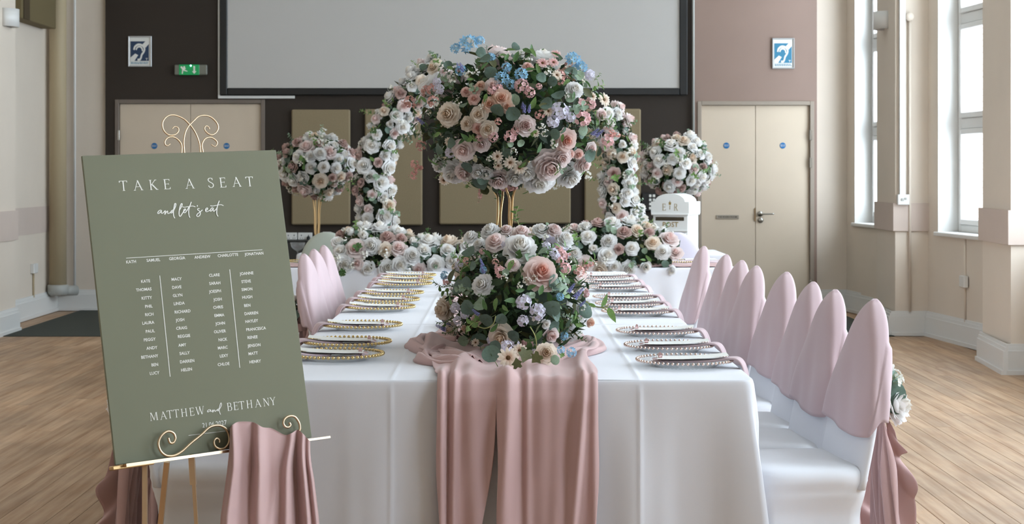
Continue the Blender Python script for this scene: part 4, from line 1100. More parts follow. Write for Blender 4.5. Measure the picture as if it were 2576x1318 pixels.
# ================================================================ tall centrepiece
cc = Vector((X(1284, 6.1), 6.1, Z(303, 6.1))); RR = (.335, .31, .25)
root = empty('tall_flower_centrepiece', (cc.x, cc.y, TZ+.003), 0, 'tall centrepiece of pastel flowers on a gold rod stand', 'flower arrangement')
for (xt, yt, dt, xm, ym, xb) in ((1243, 478, .06, 1252, 545, 1240), (1262, 462, .10, 1259, 545, 1262), (1273, 470, -.05, 1281, 560, 1300), (1327, 435, -.02, 1287, 560, 1268)):
    a = P(xt, yt-40, 6.1)+Vector((0, dt, 0)); b = P(xt, yt, 6.1)+Vector((0, dt, 0)); c_ = P(xm, ym, 6.1)+Vector((0, dt*.3, 0)); e_b = P(xb, 690, 6.1)+Vector((0, -dt, 0))
    e_b2 = Vector((cc.x+(e_b.x-cc.x)*2.2, cc.y-dt*1.6, TZ+.008))
    pth = catmull([q-Vector(root.location) for q in (a+(b-a)*-.6, b, (b+c_)/2+Vector((.006 if xt < 1300 else -.02, 0, .02)), c_, (c_+e_b)/2, e_b, e_b2)], 6)
    MB().tube(pth, .0043, 10).build('stand_rod', M_golddk, root, smooth=True)
MB().lathe([(0, 0), (.11, 0), (.11, .006), (.1, .01), (0, .01)], 36).build('stand_base', M_golddk, root, smooth=False)
fo = MB(); fo.ball((cc-Vector(root.location)), 1, 24, 14, sc=[v*.62 for v in RR]); fo.build('foam_core', M_foam, root, smooth=True)
CENTRE = '''blue 375 85 130;blue 300 105 70;blue 505 160 70;blue 600 215 60;blue 570 285 100;blue 685 258 85;blue 985 175 105;blue 1035 215 80;blue 625 315 70;blue 440 60 70;blue 330 235 70
pinkb 515 350 70;pinkb 555 335 55;pinkb 685 325 100;pinkb 735 362 75;pinkb 790 325 45;pinkb 1030 430 85;pinkb 1040 515 110;pinkb 650 585 60;pinkb 520 620 75;pinkb 620 618 85;corb 100 670 75;corb 60 780 60;corb 170 415 85;corb 30 415 80;pinkb 1190 640 85;corb 550 530 50;corb 52 850 50;pinkb 440 625 55;corb 1215 600 50
rose_coral 358 355 58;rose_coral 410 352 66;rose_coral 405 398 66;rose_peach 445 320 60;rose_coral 725 208 60;rose_coral 430 570 70;rose_peach 605 445 80;rose_coral 975 725 55;rose_coral 1025 725 60
rose_peach 570 395 120;rose_peach 500 430 95;peony_cream 370 545 90;peony_cream 260 490 140;rose_cream 435 490 100;rose_cream 490 575 100;rose_blush 345 700 140;peony_blush 450 665 95;peony_white 285 830 150;peony_blush 350 830 110;peony_blush 710 555 125;peony_white 1000 345 105;rose_pink 950 640 135;peony_blush 920 740 120;peony_blush 850 790 180;peony_white 790 865 180;peony_white 970 850 160;peony_blush 555 870 130;peony_blush 1050 780 110;peony_white 430 830 95;rose_blush 520 320 95;rose_cream 165 215 75;peony_blush 1160 490 75;peony_white 650 860 110;peony_white 200 790 90;rose_blush 1100 690 80;rose_white 480 840 80;peony_white 720 830 100
daisy_pink 810 190 90;daisy_pink 875 185 75;daisy_pink 890 135 70;daisy_cream 895 260 80;daisy_cream 1170 405 100;daisy_cream 545 735 80;daisy_cream 620 770 90;daisy_cream 675 800 100;daisy_cream 230 875 85;daisy_cream 550 790 65;daisy_cream 845 470 65;daisy_cream 1105 385 65;daisy_cream 260 650 60;daisy_cream 770 600 55
lav 905 470 130;lav 870 530 95;lav 970 505 75;lav 205 345 75;lav 190 300 65;lav 270 710 80;lav 1085 260 75
spike 700 470 60;spike 730 470 60;spike 1120 610 70;spike 1100 600 60;spike 340 240 60;spike 110 540 60;spike 320 230 50;spike 690 450 50
whiteb 380 265 75;whiteb 290 290 75;whiteb 870 655 70;whiteb 820 600 60;whiteb 500 740 55;whiteb 1070 840 75;whiteb 320 420 55;whiteb 450 450 55;whiteb 800 560 60;whiteb 420 250 55;whiteb 640 700 60;whiteb 950 380 50
euc 468 180 90;euc 450 145 75;euc 508 260 85;euc 548 470 90;euc 640 490 95;euc 895 385 85;euc 822 430 85;euc 975 252 85;euc 865 305 65;euc 795 285 70;euc 1075 720 85;euc 375 785 80;euc 445 875 100;euc 470 850 90;euc 260 210 55;euc 118 225 50;eucp 1035 580 70;euc 280 650 65;eucp 680 650 50;eucp 620 655 45;eucp 1015 270 65;eucp 960 400 60;euc 560 280 60;euc 650 110 60;euc 880 600 70
leafm 715 135 85;leafm 655 170 85;leafl 750 140 70;leafo 1060 370 90;leafl 945 310 70;leafm 365 620 80;leafm 345 640 60;leafl 920 620 55;leafl 970 635 55;leafl 1160 680 60;leafo 700 765 85;leafm 785 680 80;leafl 480 400 70;leafm 850 235 70;leafl 780 235 70;leafm 1010 660 70;leafl 90 400 60;leafl 125 410 60;leafm 600 170 60;leafl 1180 640 60;leafl 620 130 70;leafm 740 120 70
sprigl 180 215 110;sprig 30 300 90;spray 60 830 120;sprigl 1140 270 100;sprigl 1120 790 100;spray 1250 615 110;sprigl 60 190 90;spray 440 965 110;sprigl 200 850 90;spray 20 430 110;sprig 480 110 80;sprig 680 150 90'''
SC4 = 2.354
def place_list(root, txt, sc, ox, oy, c, R, lift=0):
    for it in txt.replace('\n', ';').split(';'):
        if not it.strip(): continue
        k, cx_, cy_, s = it.split(); px_, py_ = float(cx_)/sc+ox, float(cy_)/sc+oy; s = float(s)/sc
        p, N, hit = on_ell(px_, py_, c, R)
        if lift and p.z < TZ+lift:
            t = (TZ+lift-CH)/(-(py_-PY)/F); p = Vector(((px_-PX)/F*t, t, TZ+lift)); N = (Vector((p.x-c[0], p.y-c[1]-.1, .25))).normalized()
        size = s/2*p.y/F
        Nf = (N*.75+Vector((0, -.55, .05))).normalized()
        if k.startswith(('rose', 'peony', 'bud', 'daisy')): put(root, k, p+N*size*.05, Nf, size*.96)
        elif k in ('lav', 'blue', 'pinkb', 'corb', 'whiteb'): put(root, k, p+N*size*.2, Nf, size*1.0)
        elif k in ('spike',): put(root, k, p+N*size*.4, (N+Vector((0, 0, .9))).normalized(), size*1.7)
        elif k in ('spray', 'sprig', 'sprigl', 'sprige', 'rosemary'): put(root, k, p-N*size*.5, (N+Vector((0, 0, .1))).normalized(), size*1.1)
        else: put_leaf(root, k, p+N*.012, Nf, size*1.9)
place_list(root, CENTRE, SC4, 1020, 80, cc, RR)
r5 = random.Random(11)
S_ = ell(cc, RR, (.86, 1.0))
for k in range(26):                                      # sides and back of the ball
    p, N = S_(r5)
    if N.y < .1: N.y = abs(N.y)+.2; p.y = cc.y+abs(p.y-cc.y)
    put(root, r5.choice(['peony_white', 'rose_blush', 'rose_white', 'peony_blush', 'rose_cream', 'daisy_cream', 'lav', 'pinkb']), p, N, r5.uniform(.035, .06), rn=r5)
for k in range(150):
    p, N = ell(cc, RR, (.84, 1.03))(r5); put_leaf(root, r5.choice(['leafd', 'leafm', 'leafd', 'leafo', 'leafl']), p, N, r5.uniform(.035, .06), rn=r5)
for k in range(90):                                      # leaves standing proud between the blooms
    p, N = ell(cc, RR, (1.0, 1.07))(r5); put_leaf(root, r5.choice(['leafd', 'leafm', 'leafd', 'leafl']), p, N, r5.uniform(.03, .05), rn=r5)
for k in range(60):
    p, N = ell(cc, RR, (.84, 1.0))(r5); put_leaf(root, r5.choice(['euc', 'euc', 'eucp']), p, N, r5.uniform(.03, .045), rn=r5)
for k in range(40):
    p, N = ell(cc, RR, (.92, 1.02))(r5); put(root, r5.choice(['whiteb', 'pinkb', 'whiteb', 'corb']), p, N, r5.uniform(.016, .026), rn=r5)
for k in range(26):
    p, N = ell(cc, RR, (.85, .95))(r5); put(root, r5.choice(['sprig', 'sprigl', 'sprige']), p, N, r5.uniform(.05, .085), rn=r5)
foliage(root, ell(cc, RR, (.6, .9)), 1500, .05)

# ================================================================ low arrangement at the foot of the stand
lc = Vector((X(1305, 5.75), 5.78, .93)); LR = (.235, .42, .225)
root = empty('low_flower_arrangement', (lc.x, lc.y, TZ+.01), 0, 'low mound of pastel flowers and greenery on the pink runner', 'flower arrangement')
fo = MB(); fo.ball((0, 0, lc.z-TZ-.01), 1, 24, 14, sc=[v*.7 for v in LR]); fo.build('foam_core', M_foam, root, smooth=True)
LOW = '''peony_white 745 200 230;rose_blush 560 150 170;peony_blush 755 85 140;peony_white 440 170 110;rose_pink 895 385 260;peony_white 465 470 150;rose_cream 605 855 205;bud_blush 975 840 150;peony_cream 940 985 150;peony_cream 180 655 165;bud_white 935 760 110;rose_dusty 415 735 95;bud_peach 330 795 75;bud_peach 1265 750 105;rose_blush 690 320 110;peony_white 1080 130 130;peony_blush 1000 60 120;peony_white 900 60 120;peony_white 520 70 130;rose_blush 640 60 110;peony_white 370 110 100;peony_cream 230 800 110
daisy_cream 655 1020 160;daisy_cream 740 965 110;daisy_cream 410 905 70
lav 770 600 140;lav 870 670 140;lav 765 735 105;lav 640 940 110;lav 700 895 95;lav 265 640 95;lav 335 685 90;lav 280 735 80;lav 990 230 90;lav 940 180 80;lav 640 180 90;lav 1010 260 80;lav 600 120 60
pinkb 600 380 95;pinkb 460 220 50;pinkb 1080 350 100;corb 1180 370 95;corb 340 290 60;pinkb 580 345 70;corb 560 300 60;corb 1230 340 60;pinkb 1040 290 70;pinkb 200 440 80
whiteb 790 450 80;whiteb 850 430 80;whiteb 740 480 70;whiteb 1200 640 70;whiteb 560 260 60;whiteb 930 120 70;whiteb 1060 420 70;whiteb 630 420 70
rosemary 560 520 150;rosemary 700 440 150;rosemary 480 560 110;rosemary 330 400 110;rosemary 760 420 110
spike 480 380 80;spike 1140 560 110;spike 1100 520 90;spike 195 800 100;spike 440 690 80;spike 1185 620 70;spike 470 330 70;spike 230 760 80
blue 470 360 60;blue 1040 560 70;blue 180 400 70;blue 1070 850 70;blue 1130 980 80;blue 1050 960 70
euc 970 635 150;euc 350 470 120;euc 300 490 120;euc 380 640 130;euc 530 1000 145;euc 1205 660 130;euc 375 235 115;euc 980 465 130;euc 920 65 80;euc 410 345 80;eucp 640 390 60;euc 510 720 120;euc 610 720 100;euc 440 900 120;euc 700 830 100;euc 1000 700 90;euc 260 800 90;eucp 910 240 90;euc 560 950 110;eucp 1000 1040 80;eucp 340 870 90
leafl 680 340 120;leafl 575 610 110;leafm 680 590 120;leafm 890 520 110;leafm 870 830 120;ivy 780 1010 110;leafl 640 640 90;leafm 740 520 90;leafl 1080 560 90;leafm 820 500 100;leafl 1040 420 100;leafm 300 210 80;leafl 1060 180 80;leafl 1010 195 70;leafm 900 900 110;leafm 800 860 100;ivy 860 1030 90;leafl 250 590 90;leafm 500 620 100;leafm 560 780 100;leafl 1130 700 100;leafl 1160 760 90;ivy 720 1060 80
sprigl 1150 720 150;sprige 1090 700 140;sprigl 1060 1000 120;sprig 270 340 130;sprige 1180 820 110;spray 1280 320 130;spray 300 290 130;sprig 470 560 130;spray 1110 250 100;sprige 230 480 110;sprigl 870 960 100'''
place_list(root, LOW, 2.996, 1060, 560, lc, LR, .055)
# trailing vine and twigs
vine = catmull([P(1473, 758, 5.6), P(1495, 770, 5.55), P(1514, 773, 5.5), P(1530, 770, 5.48)], 6)
m = MB(); m.tube([q-Vector(root.location) for q in vine], .002, 6); m.tube([q-Vector(root.location) for q in catmull([P(1500, 771, 5.53), P(1520, 776, 5.5), P(1533, 785, 5.48)], 5)], .0016, 6); m.build('vine', M_twig, root, smooth=True)
put_leaf(root, 'leafl', P(1519, 757, 5.5), (0, -1, .1), .05, droop=(.3, 0, 1)); put_leaf(root, 'leafl', P(1538, 790, 5.48), (0, -1, .1), .055, droop=(.5, 0, -1)); put_leaf(root, 'leafl', P(1490, 768, 5.5), (0, -1, .5), .03, droop=(-.7, 0, .4))
for pts in (((560, 700), (540, 760), (480, 790), (400, 765)), ((820, 780), (860, 860), (865, 960), (845, 1080)), ((400, 950), (440, 945), (475, 930))):
    m = MB(); q = catmull([on_ell(a/2.996+1060, b/2.996+560, lc, LR)[0]+Vector((0, -.03, 0))-Vector(root.location) for a, b in pts], 6); m.tube(q, .0018, 6); m.build('twig', M_twig, root, smooth=True)
r5 = random.Random(12)
def lowS(a, b):
    s = ell(lc, LR, (a, b))
    def f(r_):
        while True:
            p, N = s(r_)
            if p.z > TZ+.03: return p, N
    return f
for k in range(22):
    p, N = lowS(.88, 1)(r5)
    if p.y < lc.y+.1: p.y = 2*lc.y-p.y; N.y = -N.y
    put(root, r5.choice(['peony_white', 'rose_blush', 'rose_cream', 'peony_blush', 'lav', 'rose_dusty']), p, N, r5.uniform(.035, .055), rn=r5)
for k in range(140):
    p, N = lowS(.82, 1.02)(r5); put_leaf(root, r5.choice(['leafd', 'leafm', 'leafl', 'leafd', 'leafo']), p, N, r5.uniform(.035, .06), rn=r5)
for k in range(40):
    p, N = lowS(.82, 1.0)(r5); put_leaf(root, r5.choice(['euc', 'eucp']), p, N, r5.uniform(.035, .05), rn=r5)
for k in range(24):
    p, N = lowS(.9, 1.0)(r5); put(root, r5.choice(['sprig', 'sprigl', 'rosemary', 'sprige']), p, N, r5.uniform(.05, .08), rn=r5)
for k in range(24):
    p, N = lowS(.92, 1.02)(r5); put(root, r5.choice(['whiteb', 'pinkb', 'whiteb', 'lav']), p, N, r5.uniform(.016, .026), rn=r5)
foliage(root, lowS(.62, .92), 1200, .05)

# ================================================================ white flower pieces round the head table
WHITES = ['rose_white']*5+['peony_white']*3+['rose_blush']*3+['rose_cream']*2+['rose_dusty']*2+['bud_white']*2
def fill_mass(root, surf, n_rose, size, n_leaf, n_euc, n_fill, seed, min_d=1.15, kinds=WHITES, extra_sprig=14, fol=700, lsize=.055):
    r_ = random.Random(seed); spots = []
    tries = 0
    while len(spots) < n_rose and tries < n_rose*60:
        tries += 1; p, N = surf(r_); s = size*r_.uniform(.75, 1.2)
        if all((p-q).length > (s+t)*min_d*.72 for q, t in spots):
            spots.append((p, s)); k = r_.choice(kinds)
            put(root, k, p+N*.01, (N+Vector((r_.uniform(-.3, .3), r_.uniform(-.3, .1), r_.uniform(-.2, .3)))).normalized(), s*(.8 if 'bud' in k or 'dusty' in k else 1), rn=r_)
    for k in range(n_leaf): p, N = surf(r_); put_leaf(root, r_.choice(['leafd', 'leafm', 'leafo', 'leafl']), p, N, r_.uniform(.7, 1.2)*lsize, rn=r_)
    for k in range(n_euc): p, N = surf(r_); put_leaf(root, r_.choice(['euc', 'euc', 'eucp']), p, N, r_.uniform(.7, 1.1)*lsize, rn=r_)
    for k in range(n_fill): p, N = surf(r_); put(root, 'whiteb', p+N*.02, N, r_.uniform(.025, .04), rn=r_)
    for k in range(extra_sprig): p, N = surf(r_); put(root, r_.choice(['sprig', 'sprigl', 'sprige']), p, N, r_.uniform(.06, .11), rn=r_)
    def inner(r2):
        p, N = surf(r2); return p-N*r2.uniform(.02, .09), N
    foliage(root, inner, fol, .06, seed=seed)
# garland along the head table
GZ = [(-1.10, .17), (-.95, .24), (-.75, .22), (-.55, .16), (-.3, .13), (0, .12), (.3, .16), (.45, .24), (.65, .28), (.85, .25), (1.0, .2), (1.1, .14)]
def gh(x):
    for a, b in zip(GZ, GZ[1:]):
        if a[0] <= x <= b[0]: t = (x-a[0])/(b[0]-a[0]); return a[1]+(b[1]-a[1])*t
    return .12
def gar(r_):
    x = r_.uniform(-1.08, 1.08); a = r_.uniform(-.32, PI*.93); h = gh(x)
    p = Vector((x, 11.0-.20*math.cos(a), TZ+.01+h*math.sin(a) if math.sin(a) > 0 else TZ+.03+.14*math.sin(a)))
    return p, Vector((r_.uniform(-.2, .2), -math.cos(a)/.2, math.sin(a)/h*.8)).normalized()
root = empty('flower_garland', (0, 11.0, TZ+.012), 0, 'long garland of white and blush roses along the head table', 'flower garland')
m = MB(); m.rings([[(x, -.13*math.cos(a), max(0, gh(x)*.62*math.sin(a))) for a in [PI*k/10 for k in range(11)]] for x in [-1.05+.1*i for i in range(22)]], True, True); m.build('foam_core', M_foam, root, smooth=True)
fill_mass(root, gar, 175, .055, 190, 110, 40, 21, extra_sprig=26, fol=1500)
# two curved flower columns behind the head table
def column(pts, rad, seed, label, n, seedk):
    path = catmull([Vector(p) for p in pts], 8); n_ = len(path)-1
    root = empty('flower_column', (path[0].x, path[0].y, 0), 0, label, 'flower arrangement', 'curved flower columns behind the head table')
    low = Vector((path[0].x, path[0].y, .02))
    MB().tube([q-Vector(root.location) for q in [low]+path], .02, 8).build('frame', M_black, root, smooth=True)
    MB().lathe([(0, 0), (.16, 0), (.16, .02), (0, .02)], 24).build('base_plate', M_black, root, (0, 0, .007))
    m = MB(); m.tube([q-Vector(root.location) for q in path], rad*.6, 12); m.build('foam_core', M_foam, root, smooth=True)
    def s(r_):
        t = r_.random()*n_; i = min(int(t), n_-1); p = path[i].lerp(path[i+1], t-i); d = (path[i+1]-path[i]).normalized()
        a = Vector((0, 1, 0)); b = d.cross(a).normalized(); th = r_.uniform(0, 2*PI); N = a*math.cos(th)+b*math.sin(th)
        if r_.random() < .65 and N.y > 0: N.y = -N.y
        return p+N*rad*(.75+.25*r_.random()), N
    fill_mass(root, s, n, .047, int(n*.9), int(n*.6), 16, seedk, extra_sprig=16, fol=900, lsize=.05)
dA = 12.35
column([P(x, y, dA) for x, y in ((948, 600), (950, 540), (940, 470), (945, 400), (975, 330), (1020, 265), (1070, 210), (1120, 178))], .135, 1, 'curved column of white roses behind the head table, easel side', 110, 31)
column([P(x, y, dA) for x, y in ((1598, 610), (1580, 560), (1552, 500), (1555, 440), (1560, 380), (1545, 330), (1520, 285))], .125, 2, 'curved column of white roses behind the head table, postbox side', 90, 32)
# flower balls on gold stands
def pedestal(px_, py_, d, R, stand_px, label, seed):
    c = P(px_, py_, d); root = empty('flower_ball_stand', (c.x, c.y, TZ+.003), 0, label, 'flower arrangement', 'flower balls on gold stands')
    for k, dx in enumerate((-.035, -.01, .015, .04)):
        a = Vector((dx*1.5, .03*(-1)**k, c.z-TZ-R[2]*.6)); b = Vector((dx*.35, .01*(-1)**k, .12)); e = Vector((-dx*1.6, -.05*(-1)**k, .008))
        MB().tube(catmull([a, (a+b)/2+Vector((-dx*.3, 0, 0)), b, e], 6), .005, 8).build('stand_rod', M_golddk, root, smooth=True)
    MB().lathe([(0, 0), (.1, 0), (.1, .008), (0, .008)], 28).build('stand_base', M_golddk, root)
    fo = MB(); fo.ball(c-Vector(root.location), 1, 20, 12, sc=[v*.68 for v in R]); fo.build('foam_core', M_foam, root, smooth=True)
    e0 = ell(c, R, (.82, 1.0))
    def s(r_):
        p, N = e0(r_)
        if r_.random() < .6 and N.y > 0: N.y = -N.y; p.y = 2*c.y-p.y
        return p, N
    kinds = ['rose_white']*4+['peony_white']*2+['rose_blush']*3+['rose_dusty']*4+['rose_cream']*3
    fill_mass(root, s, 95, .05, 80, 60, 14, seed, kinds=kinds, extra_sprig=18, fol=900)
pedestal(797, 415, 12.9, (.285, .26, .235), 0, 'ball of white and mauve roses on a gold stand beside the easel', 41)
pedestal(1706, 418, 13.18, (.275, .25, .24), 0, 'ball of white and blush roses on a stand above the postbox', 42)
# ================================================================ seating sign on its easel
KS = .95
BR = Matrix(((.81312385, -.56480744, -.14079119), (.58104142, .80207493, .13808215), (.03493526, -.1940834, .98036277)))
BC = Vector((0, 0, CH))+Vector((-.85873802, 4.77897604, -.35502371))*KS
BWd, BHt = .594*KS, .841*KS
def Bp(u, v, n=0): return BC+BR@Vector((u, -n, v))       # board frame: u right, v up, n toward the viewer
def uv(px_, py_, n=0):
    d = Vector(((px_-PX)/F, 1, -(py_-PY)/F)); N = BR@Vector((0, -1, 0)); o = Vector((0, 0, CH)); q = BC+N*n
    t = (q-o).dot(N)/d.dot(N); l = BR.transposed()@(o+d*t-BC); return l.x, l.z
sign = empty('seating_sign', Bp(0, -BHt/2, 0), 0, 'sage green seating plan board with white lettering', 'sign')
easel = empty('easel', (BC.x, BC.y, 0), 0, 'gold metal easel with scrolled top holding the seating plan', 'easel')
def bobj(m, nm, mt, root, smooth=False):                 # mesh given in board coordinates (u, v, n)
    org = Vector(root.location) if root.parent is None else Vector(root.parent.location)
    m.v = [tuple(Bp(*p)-org) for p in m.v]; return m.build(nm, mt, root, smooth=smooth)
m = MB(); m.bbox((-BWd/2, -BHt/2, -.008), (BWd/2, BHt/2, 0), .0012); board = bobj(m, 'board', M_sage, sign)
LN = .0006
def flat(m, pts, n=LN):                                  # thin raised polygon on the board
    k = len(pts); m.add([(u, v, 0) for u, v in pts]+[(u, v, n) for u, v in pts], [tuple(range(k, 2*k))]+[(i, (i+1) % k, (i+1) % k+k, i+k) for i in range(k)])
def stroke(m, path, w, taper=False):
    n = len(path); L_ = []; R_ = []
    for i in range(n):
        d = (path[min(i+1, n-1)]-path[max(i-1, 0)]); d.normalize(); q = Vector((-d.y, d.x, 0))
        ww = w*(.75+.45*abs(d.y)); L_.append(path[i]+q*ww/2); R_.append(path[i]-q*ww/2)
    b = len(m.v); m.v += [(p.x, p.y, LN+(b+i)*8e-7) for i, p in enumerate(L_)]+[(p.x, p.y, LN+(b+i)*8e-7) for i, p in enumerate(R_)]
    for i in range(n-1): m.f.append((b+i, b+i+1, b+n+i+1, b+n+i)); m.mi.append(0)
# serif capitals: polygons in a unit-height cell
def G(ch):
    P_ = []; th, tk, sf = .04, .105, .05
    def r(x0, y0, x1, y1): P_.append([(x0, y0), (x1, y0), (x1, y1), (x0, y1)])
    def ln(x0, y0, x1, y1, w):
        d = Vector((x1-x0, y1-y0)); l = d.length; hx = w/2/abs(d.y/l) if abs(d.y) > .2*l else w/2
        P_.append([(x0-hx, y0), (x0+hx, y0), (x1+hx, y1), (x1-hx, y1)])
    def serif(x, y, w=.22): 
        s = 1 if y < .5 else -1
        P_.append([(x-w/2, y), (x+w/2, y), (x+w/2, y+s*.02), (x+w*.2, y+s*.05), (x-w*.2, y+s*.05), (x-w/2, y+s*.02)])
    def arc(pts, w0, w1):
        p = catmull([Vector((a, b, 0)) for a, b in pts], 6); n = len(p)
        for i in range(n-1):
            d = (p[i+1]-p[i]).normalized(); q = Vector((-d.y, d.x, 0)); wa = w0+(w1-w0)*abs(d.y); e = d*.008
            P_.append([tuple((p[i]-e+q*wa/2)[:2]), tuple((p[i]-e-q*wa/2)[:2]), tuple((p[i+1]+e-q*wa/2)[:2]), tuple((p[i+1]+e+q*wa/2)[:2])])
    if ch == 'T': ln(0, 0, 0, 1, tk); serif(0, 0, .26); r(-.36, .95, .36, 1); P_.append([(-.38, .80), (-.35, .80), (-.30, .96), (-.40, .99)]); P_.append([(.35, .80), (.38, .80), (.40, .99), (.30, .96)]); w = .80
    elif ch == 'A': ln(-.34, 0, .02, 1, .05); ln(.36, 0, -.01, 1, tk); r(-.22, .34, .22, .38); serif(-.34, 0); serif(.36, 0, .26); w = .86
    elif ch == 'K': ln(-.24, 0, -.24, 1, tk); serif(-.24, 0, .26); serif(-.24, 1, .26); ln(-.2, .46, .24, 1, .05); ln(.34, 0, -.12, .56, tk*1.05); serif(.26, 1, .22); serif(.36, 0, .24); w = .78
    elif ch == 'E': ln(-.2, 0, -.2, 1, tk); r(-.32, .955, .26, 1); r(-.32, 0, .30, .045); r(-.2, .5, .16, .54); P_.append([(.24, .82), (.27, .82), (.27, 1), (.2, .97)]); P_.append([(.28, .2), (.31, .2), (.30, 0), (.22, .03)]); P_.append([(.14, .42), (.17, .42), (.17, .62), (.14, .62)]); w = .68
    elif ch == 'S': arc([(.20, .80), (.16, .93), (.02, .985), (-.14, .94), (-.22, .80), (-.14, .64), (.04, .52), (.20, .40), (.25, .24), (.17, .07), (.0, .015), (-.16, .06), (-.24, .22)], .045, .085); P_.append([(.2, .76), (.23, .76), (.22, .98), (.19, .96)]); w = .60
    elif ch == 'M': ln(-.42, 0, -.38, 1, .045); ln(.02, .04, -.34, 1, tk); ln(.0, .04, .34, 1, .045); ln(.42, 0, .38, 1, tk); serif(-.42, 0); serif(.42, 0, .26); serif(-.38, 1); serif(.38, 1); w = 1.05
    elif ch == 'H': ln(-.28, 0, -.28, 1, tk); ln(.28, 0, .28, 1, tk); r(-.28, .5, .28, .54); [serif(a, b, .26) for a in (-.28, .28) for b in (0, 1)]; w = .9
    elif ch == 'W': ln(-.28, 0, -.5, 1, tk); ln(-.24, 0, .0, 1, .045); ln(.22, 0, -.02, 1, tk); ln(.26, 0, .5, 1, .045); serif(-.5, 1, .24); serif(0, 1, .24); serif(.5, 1, .2); w = 1.15
    elif ch == 'B': ln(-.2, 0, -.2, 1, tk); r(-.3, .96, -.02, 1); r(-.3, 0, .0, .04); r(-.2, .51, .02, .55); arc([(-.05, .98), (.12, .96), (.2, .87), (.2, .68), (.1, .56), (-.02, .53)], .04, .10); arc([(-.02, .53), (.16, .5), (.27, .38), (.27, .16), (.16, .04), (-.02, .02)], .04, .105); w = .72
    elif ch == 'N': ln(-.3, 0, -.3, 1, .045); ln(.32, 0, -.3, 1, tk); ln(.32, 0, .32, 1, .045); serif(-.3, 0); serif(-.33, 1); serif(.32, 1); w = .9
    elif ch == 'Y': ln(0, 0, 0, .48, tk); ln(0, .44, -.32, 1, tk*.95); ln(0, .44, .30, 1, .045); serif(0, 0, .26); serif(-.32, 1, .24); serif(.31, 1, .2); w = .8
    elif ch == 'R': ln(-.22, 0, -.22, 1, .08); serif(-.22, 0, .24); r(-.3, .96, -.02, 1); arc([(-.05, .98), (.12, .95), (.2, .84), (.18, .62), (.06, .53), (-.2, .51)], .04, .09); ln(.34, 0, .0, .54, .08); serif(.34, 0, .2); w = .75
    return P_
def serif_letter(ch, px_, py_, hpx, sx=1.0):
    u0, v0 = uv(px_, py_); h = hpx*BC.y/F*1.02; m = MB()
    for k_, poly in enumerate(G(ch)): flat(m, [(u0+x*h*sx, v0+y*h) for x, y in poly], LN+k_*5e-6)
    bobj(m, 'letter', M_letter, board)
m = MB()
for ch, cx_, cy_ in (('T', 155, 358), ('A', 415, 350), ('K', 690, 340), ('E', 940, 328), ('A', 1345, 318), ('S', 1725, 302), ('E', 1945, 295), ('A', 2190, 284), ('T', 2425, 277)):
    serif_letter(ch, cx_/7.156+290, cy_/7.156+430, 25, 1.08)
for ch, cx_, cy_ in (('M', 205, 497), ('A', 380, 478), ('T', 500, 458), ('T', 620, 442), ('H', 765, 425), ('E', 910, 408), ('W', 1060, 385)): serif_letter(ch, cx_/7.36+360, cy_/7.36+990, 19, 1.0)
for ch, cx_, cy_ in (('B', 1605, 318), ('E', 1725, 302), ('T', 1830, 290), ('H', 1975, 268), ('A', 2130, 250), ('N', 2285, 230), ('Y', 2410, 213)): serif_letter(ch, cx_/7.36+360, cy_/7.36+990, 19.5, .98)
def script(strokes, sc, ox, oy, w):
    m = MB()
    for st in strokes:
        path = catmull([Vector((*uv(a/sc+ox, b/sc+oy), 0)) for a, b in st], 6); stroke(m, path, w*BC.y/F)
    return bobj(m, 'lettering', M_letter, board)
script([[(335,510),(300,497),(250,525),(215,580),(228,608),(270,590),(310,545),(335,512),(328,565),(348,602),(400,575),(455,515),(455,570),(442,635),(480,575),(530,525),(532,570),(545,605),(600,590),(680,520)],
    [(715,490),(660,520),(635,570),(660,592),(720,520),(790,370),(797,290),(765,290),(740,400),(720,560),(730,690),(768,762)],
    [(920,490),(985,380),(1005,300),(975,292),(930,400),(903,560),(910,670),(945,698),(1000,620),(1060,530),(1112,490),(1100,458),(1060,490),(1055,560),(1095,582),(1170,490),(1215,400)],
    [(1300,230),(1250,370),(1215,520),(1225,680),(1258,742)], [(1010,392),(1080,405),(1200,385),(1330,365),(1432,392)], [(1495,335),(1490,388)],
    [(1570,450),(1520,448),(1503,490),(1560,530),(1592,590),(1570,670),(1510,707),(1473,680),(1500,620),(1580,560),(1662,490)],
    [(1770,512),(1822,470),(1820,428),(1775,450),(1755,510),(1790,552),(1860,525),(1912,500)],
    [(2010,440),(1970,423),(1920,480),(1908,520),(1940,532),(2000,460),(2012,440),(2005,500),(2030,537),(2090,480),(2132,420)],
    [(2205,195),(2160,310),(2130,440),(2120,580),(2135,660),(2168,702)], [(1912,355),(1990,365),(2100,345),(2250,325),(2342,355)]], 12.88, 380, 490, 2.1)
script([[(1250,300),(1215,298),(1190,325),(1200,342),(1240,315),(1252,303),(1250,332),(1275,325),(1292,300),(1286,347),(1310,310),(1325,305),(1330,332),(1360,310),(1382,285)],
    [(1400,280),(1375,300),(1380,322),(1410,290),(1447,220),(1442,172),(1425,200),(1405,290),(1415,350),(1432,388)]], 7.36, 360, 990, 1.5)
def bline(x0, y0, x1, y1, w):
    m = MB(); stroke(m, [Vector((*uv(x0, y0), 0)), Vector((*uv(x1, y1), 0))], w*BC.y/F); bobj(m, 'ruled_line', M_letter, board)
c2 = lambda x, y: (x/1.3754+190, y/1.3754+360)
bline(*c2(175, 398), *c2(646, 369), 1.7); bline(*c2(291, 458), *c2(327, 808), 1.5); bline(*c2(533, 437), *c2(568, 777), 1.5); bline(840/7.36+360, 775/7.36+990, 1590/7.36+360, 685/7.36+990, 1.4)
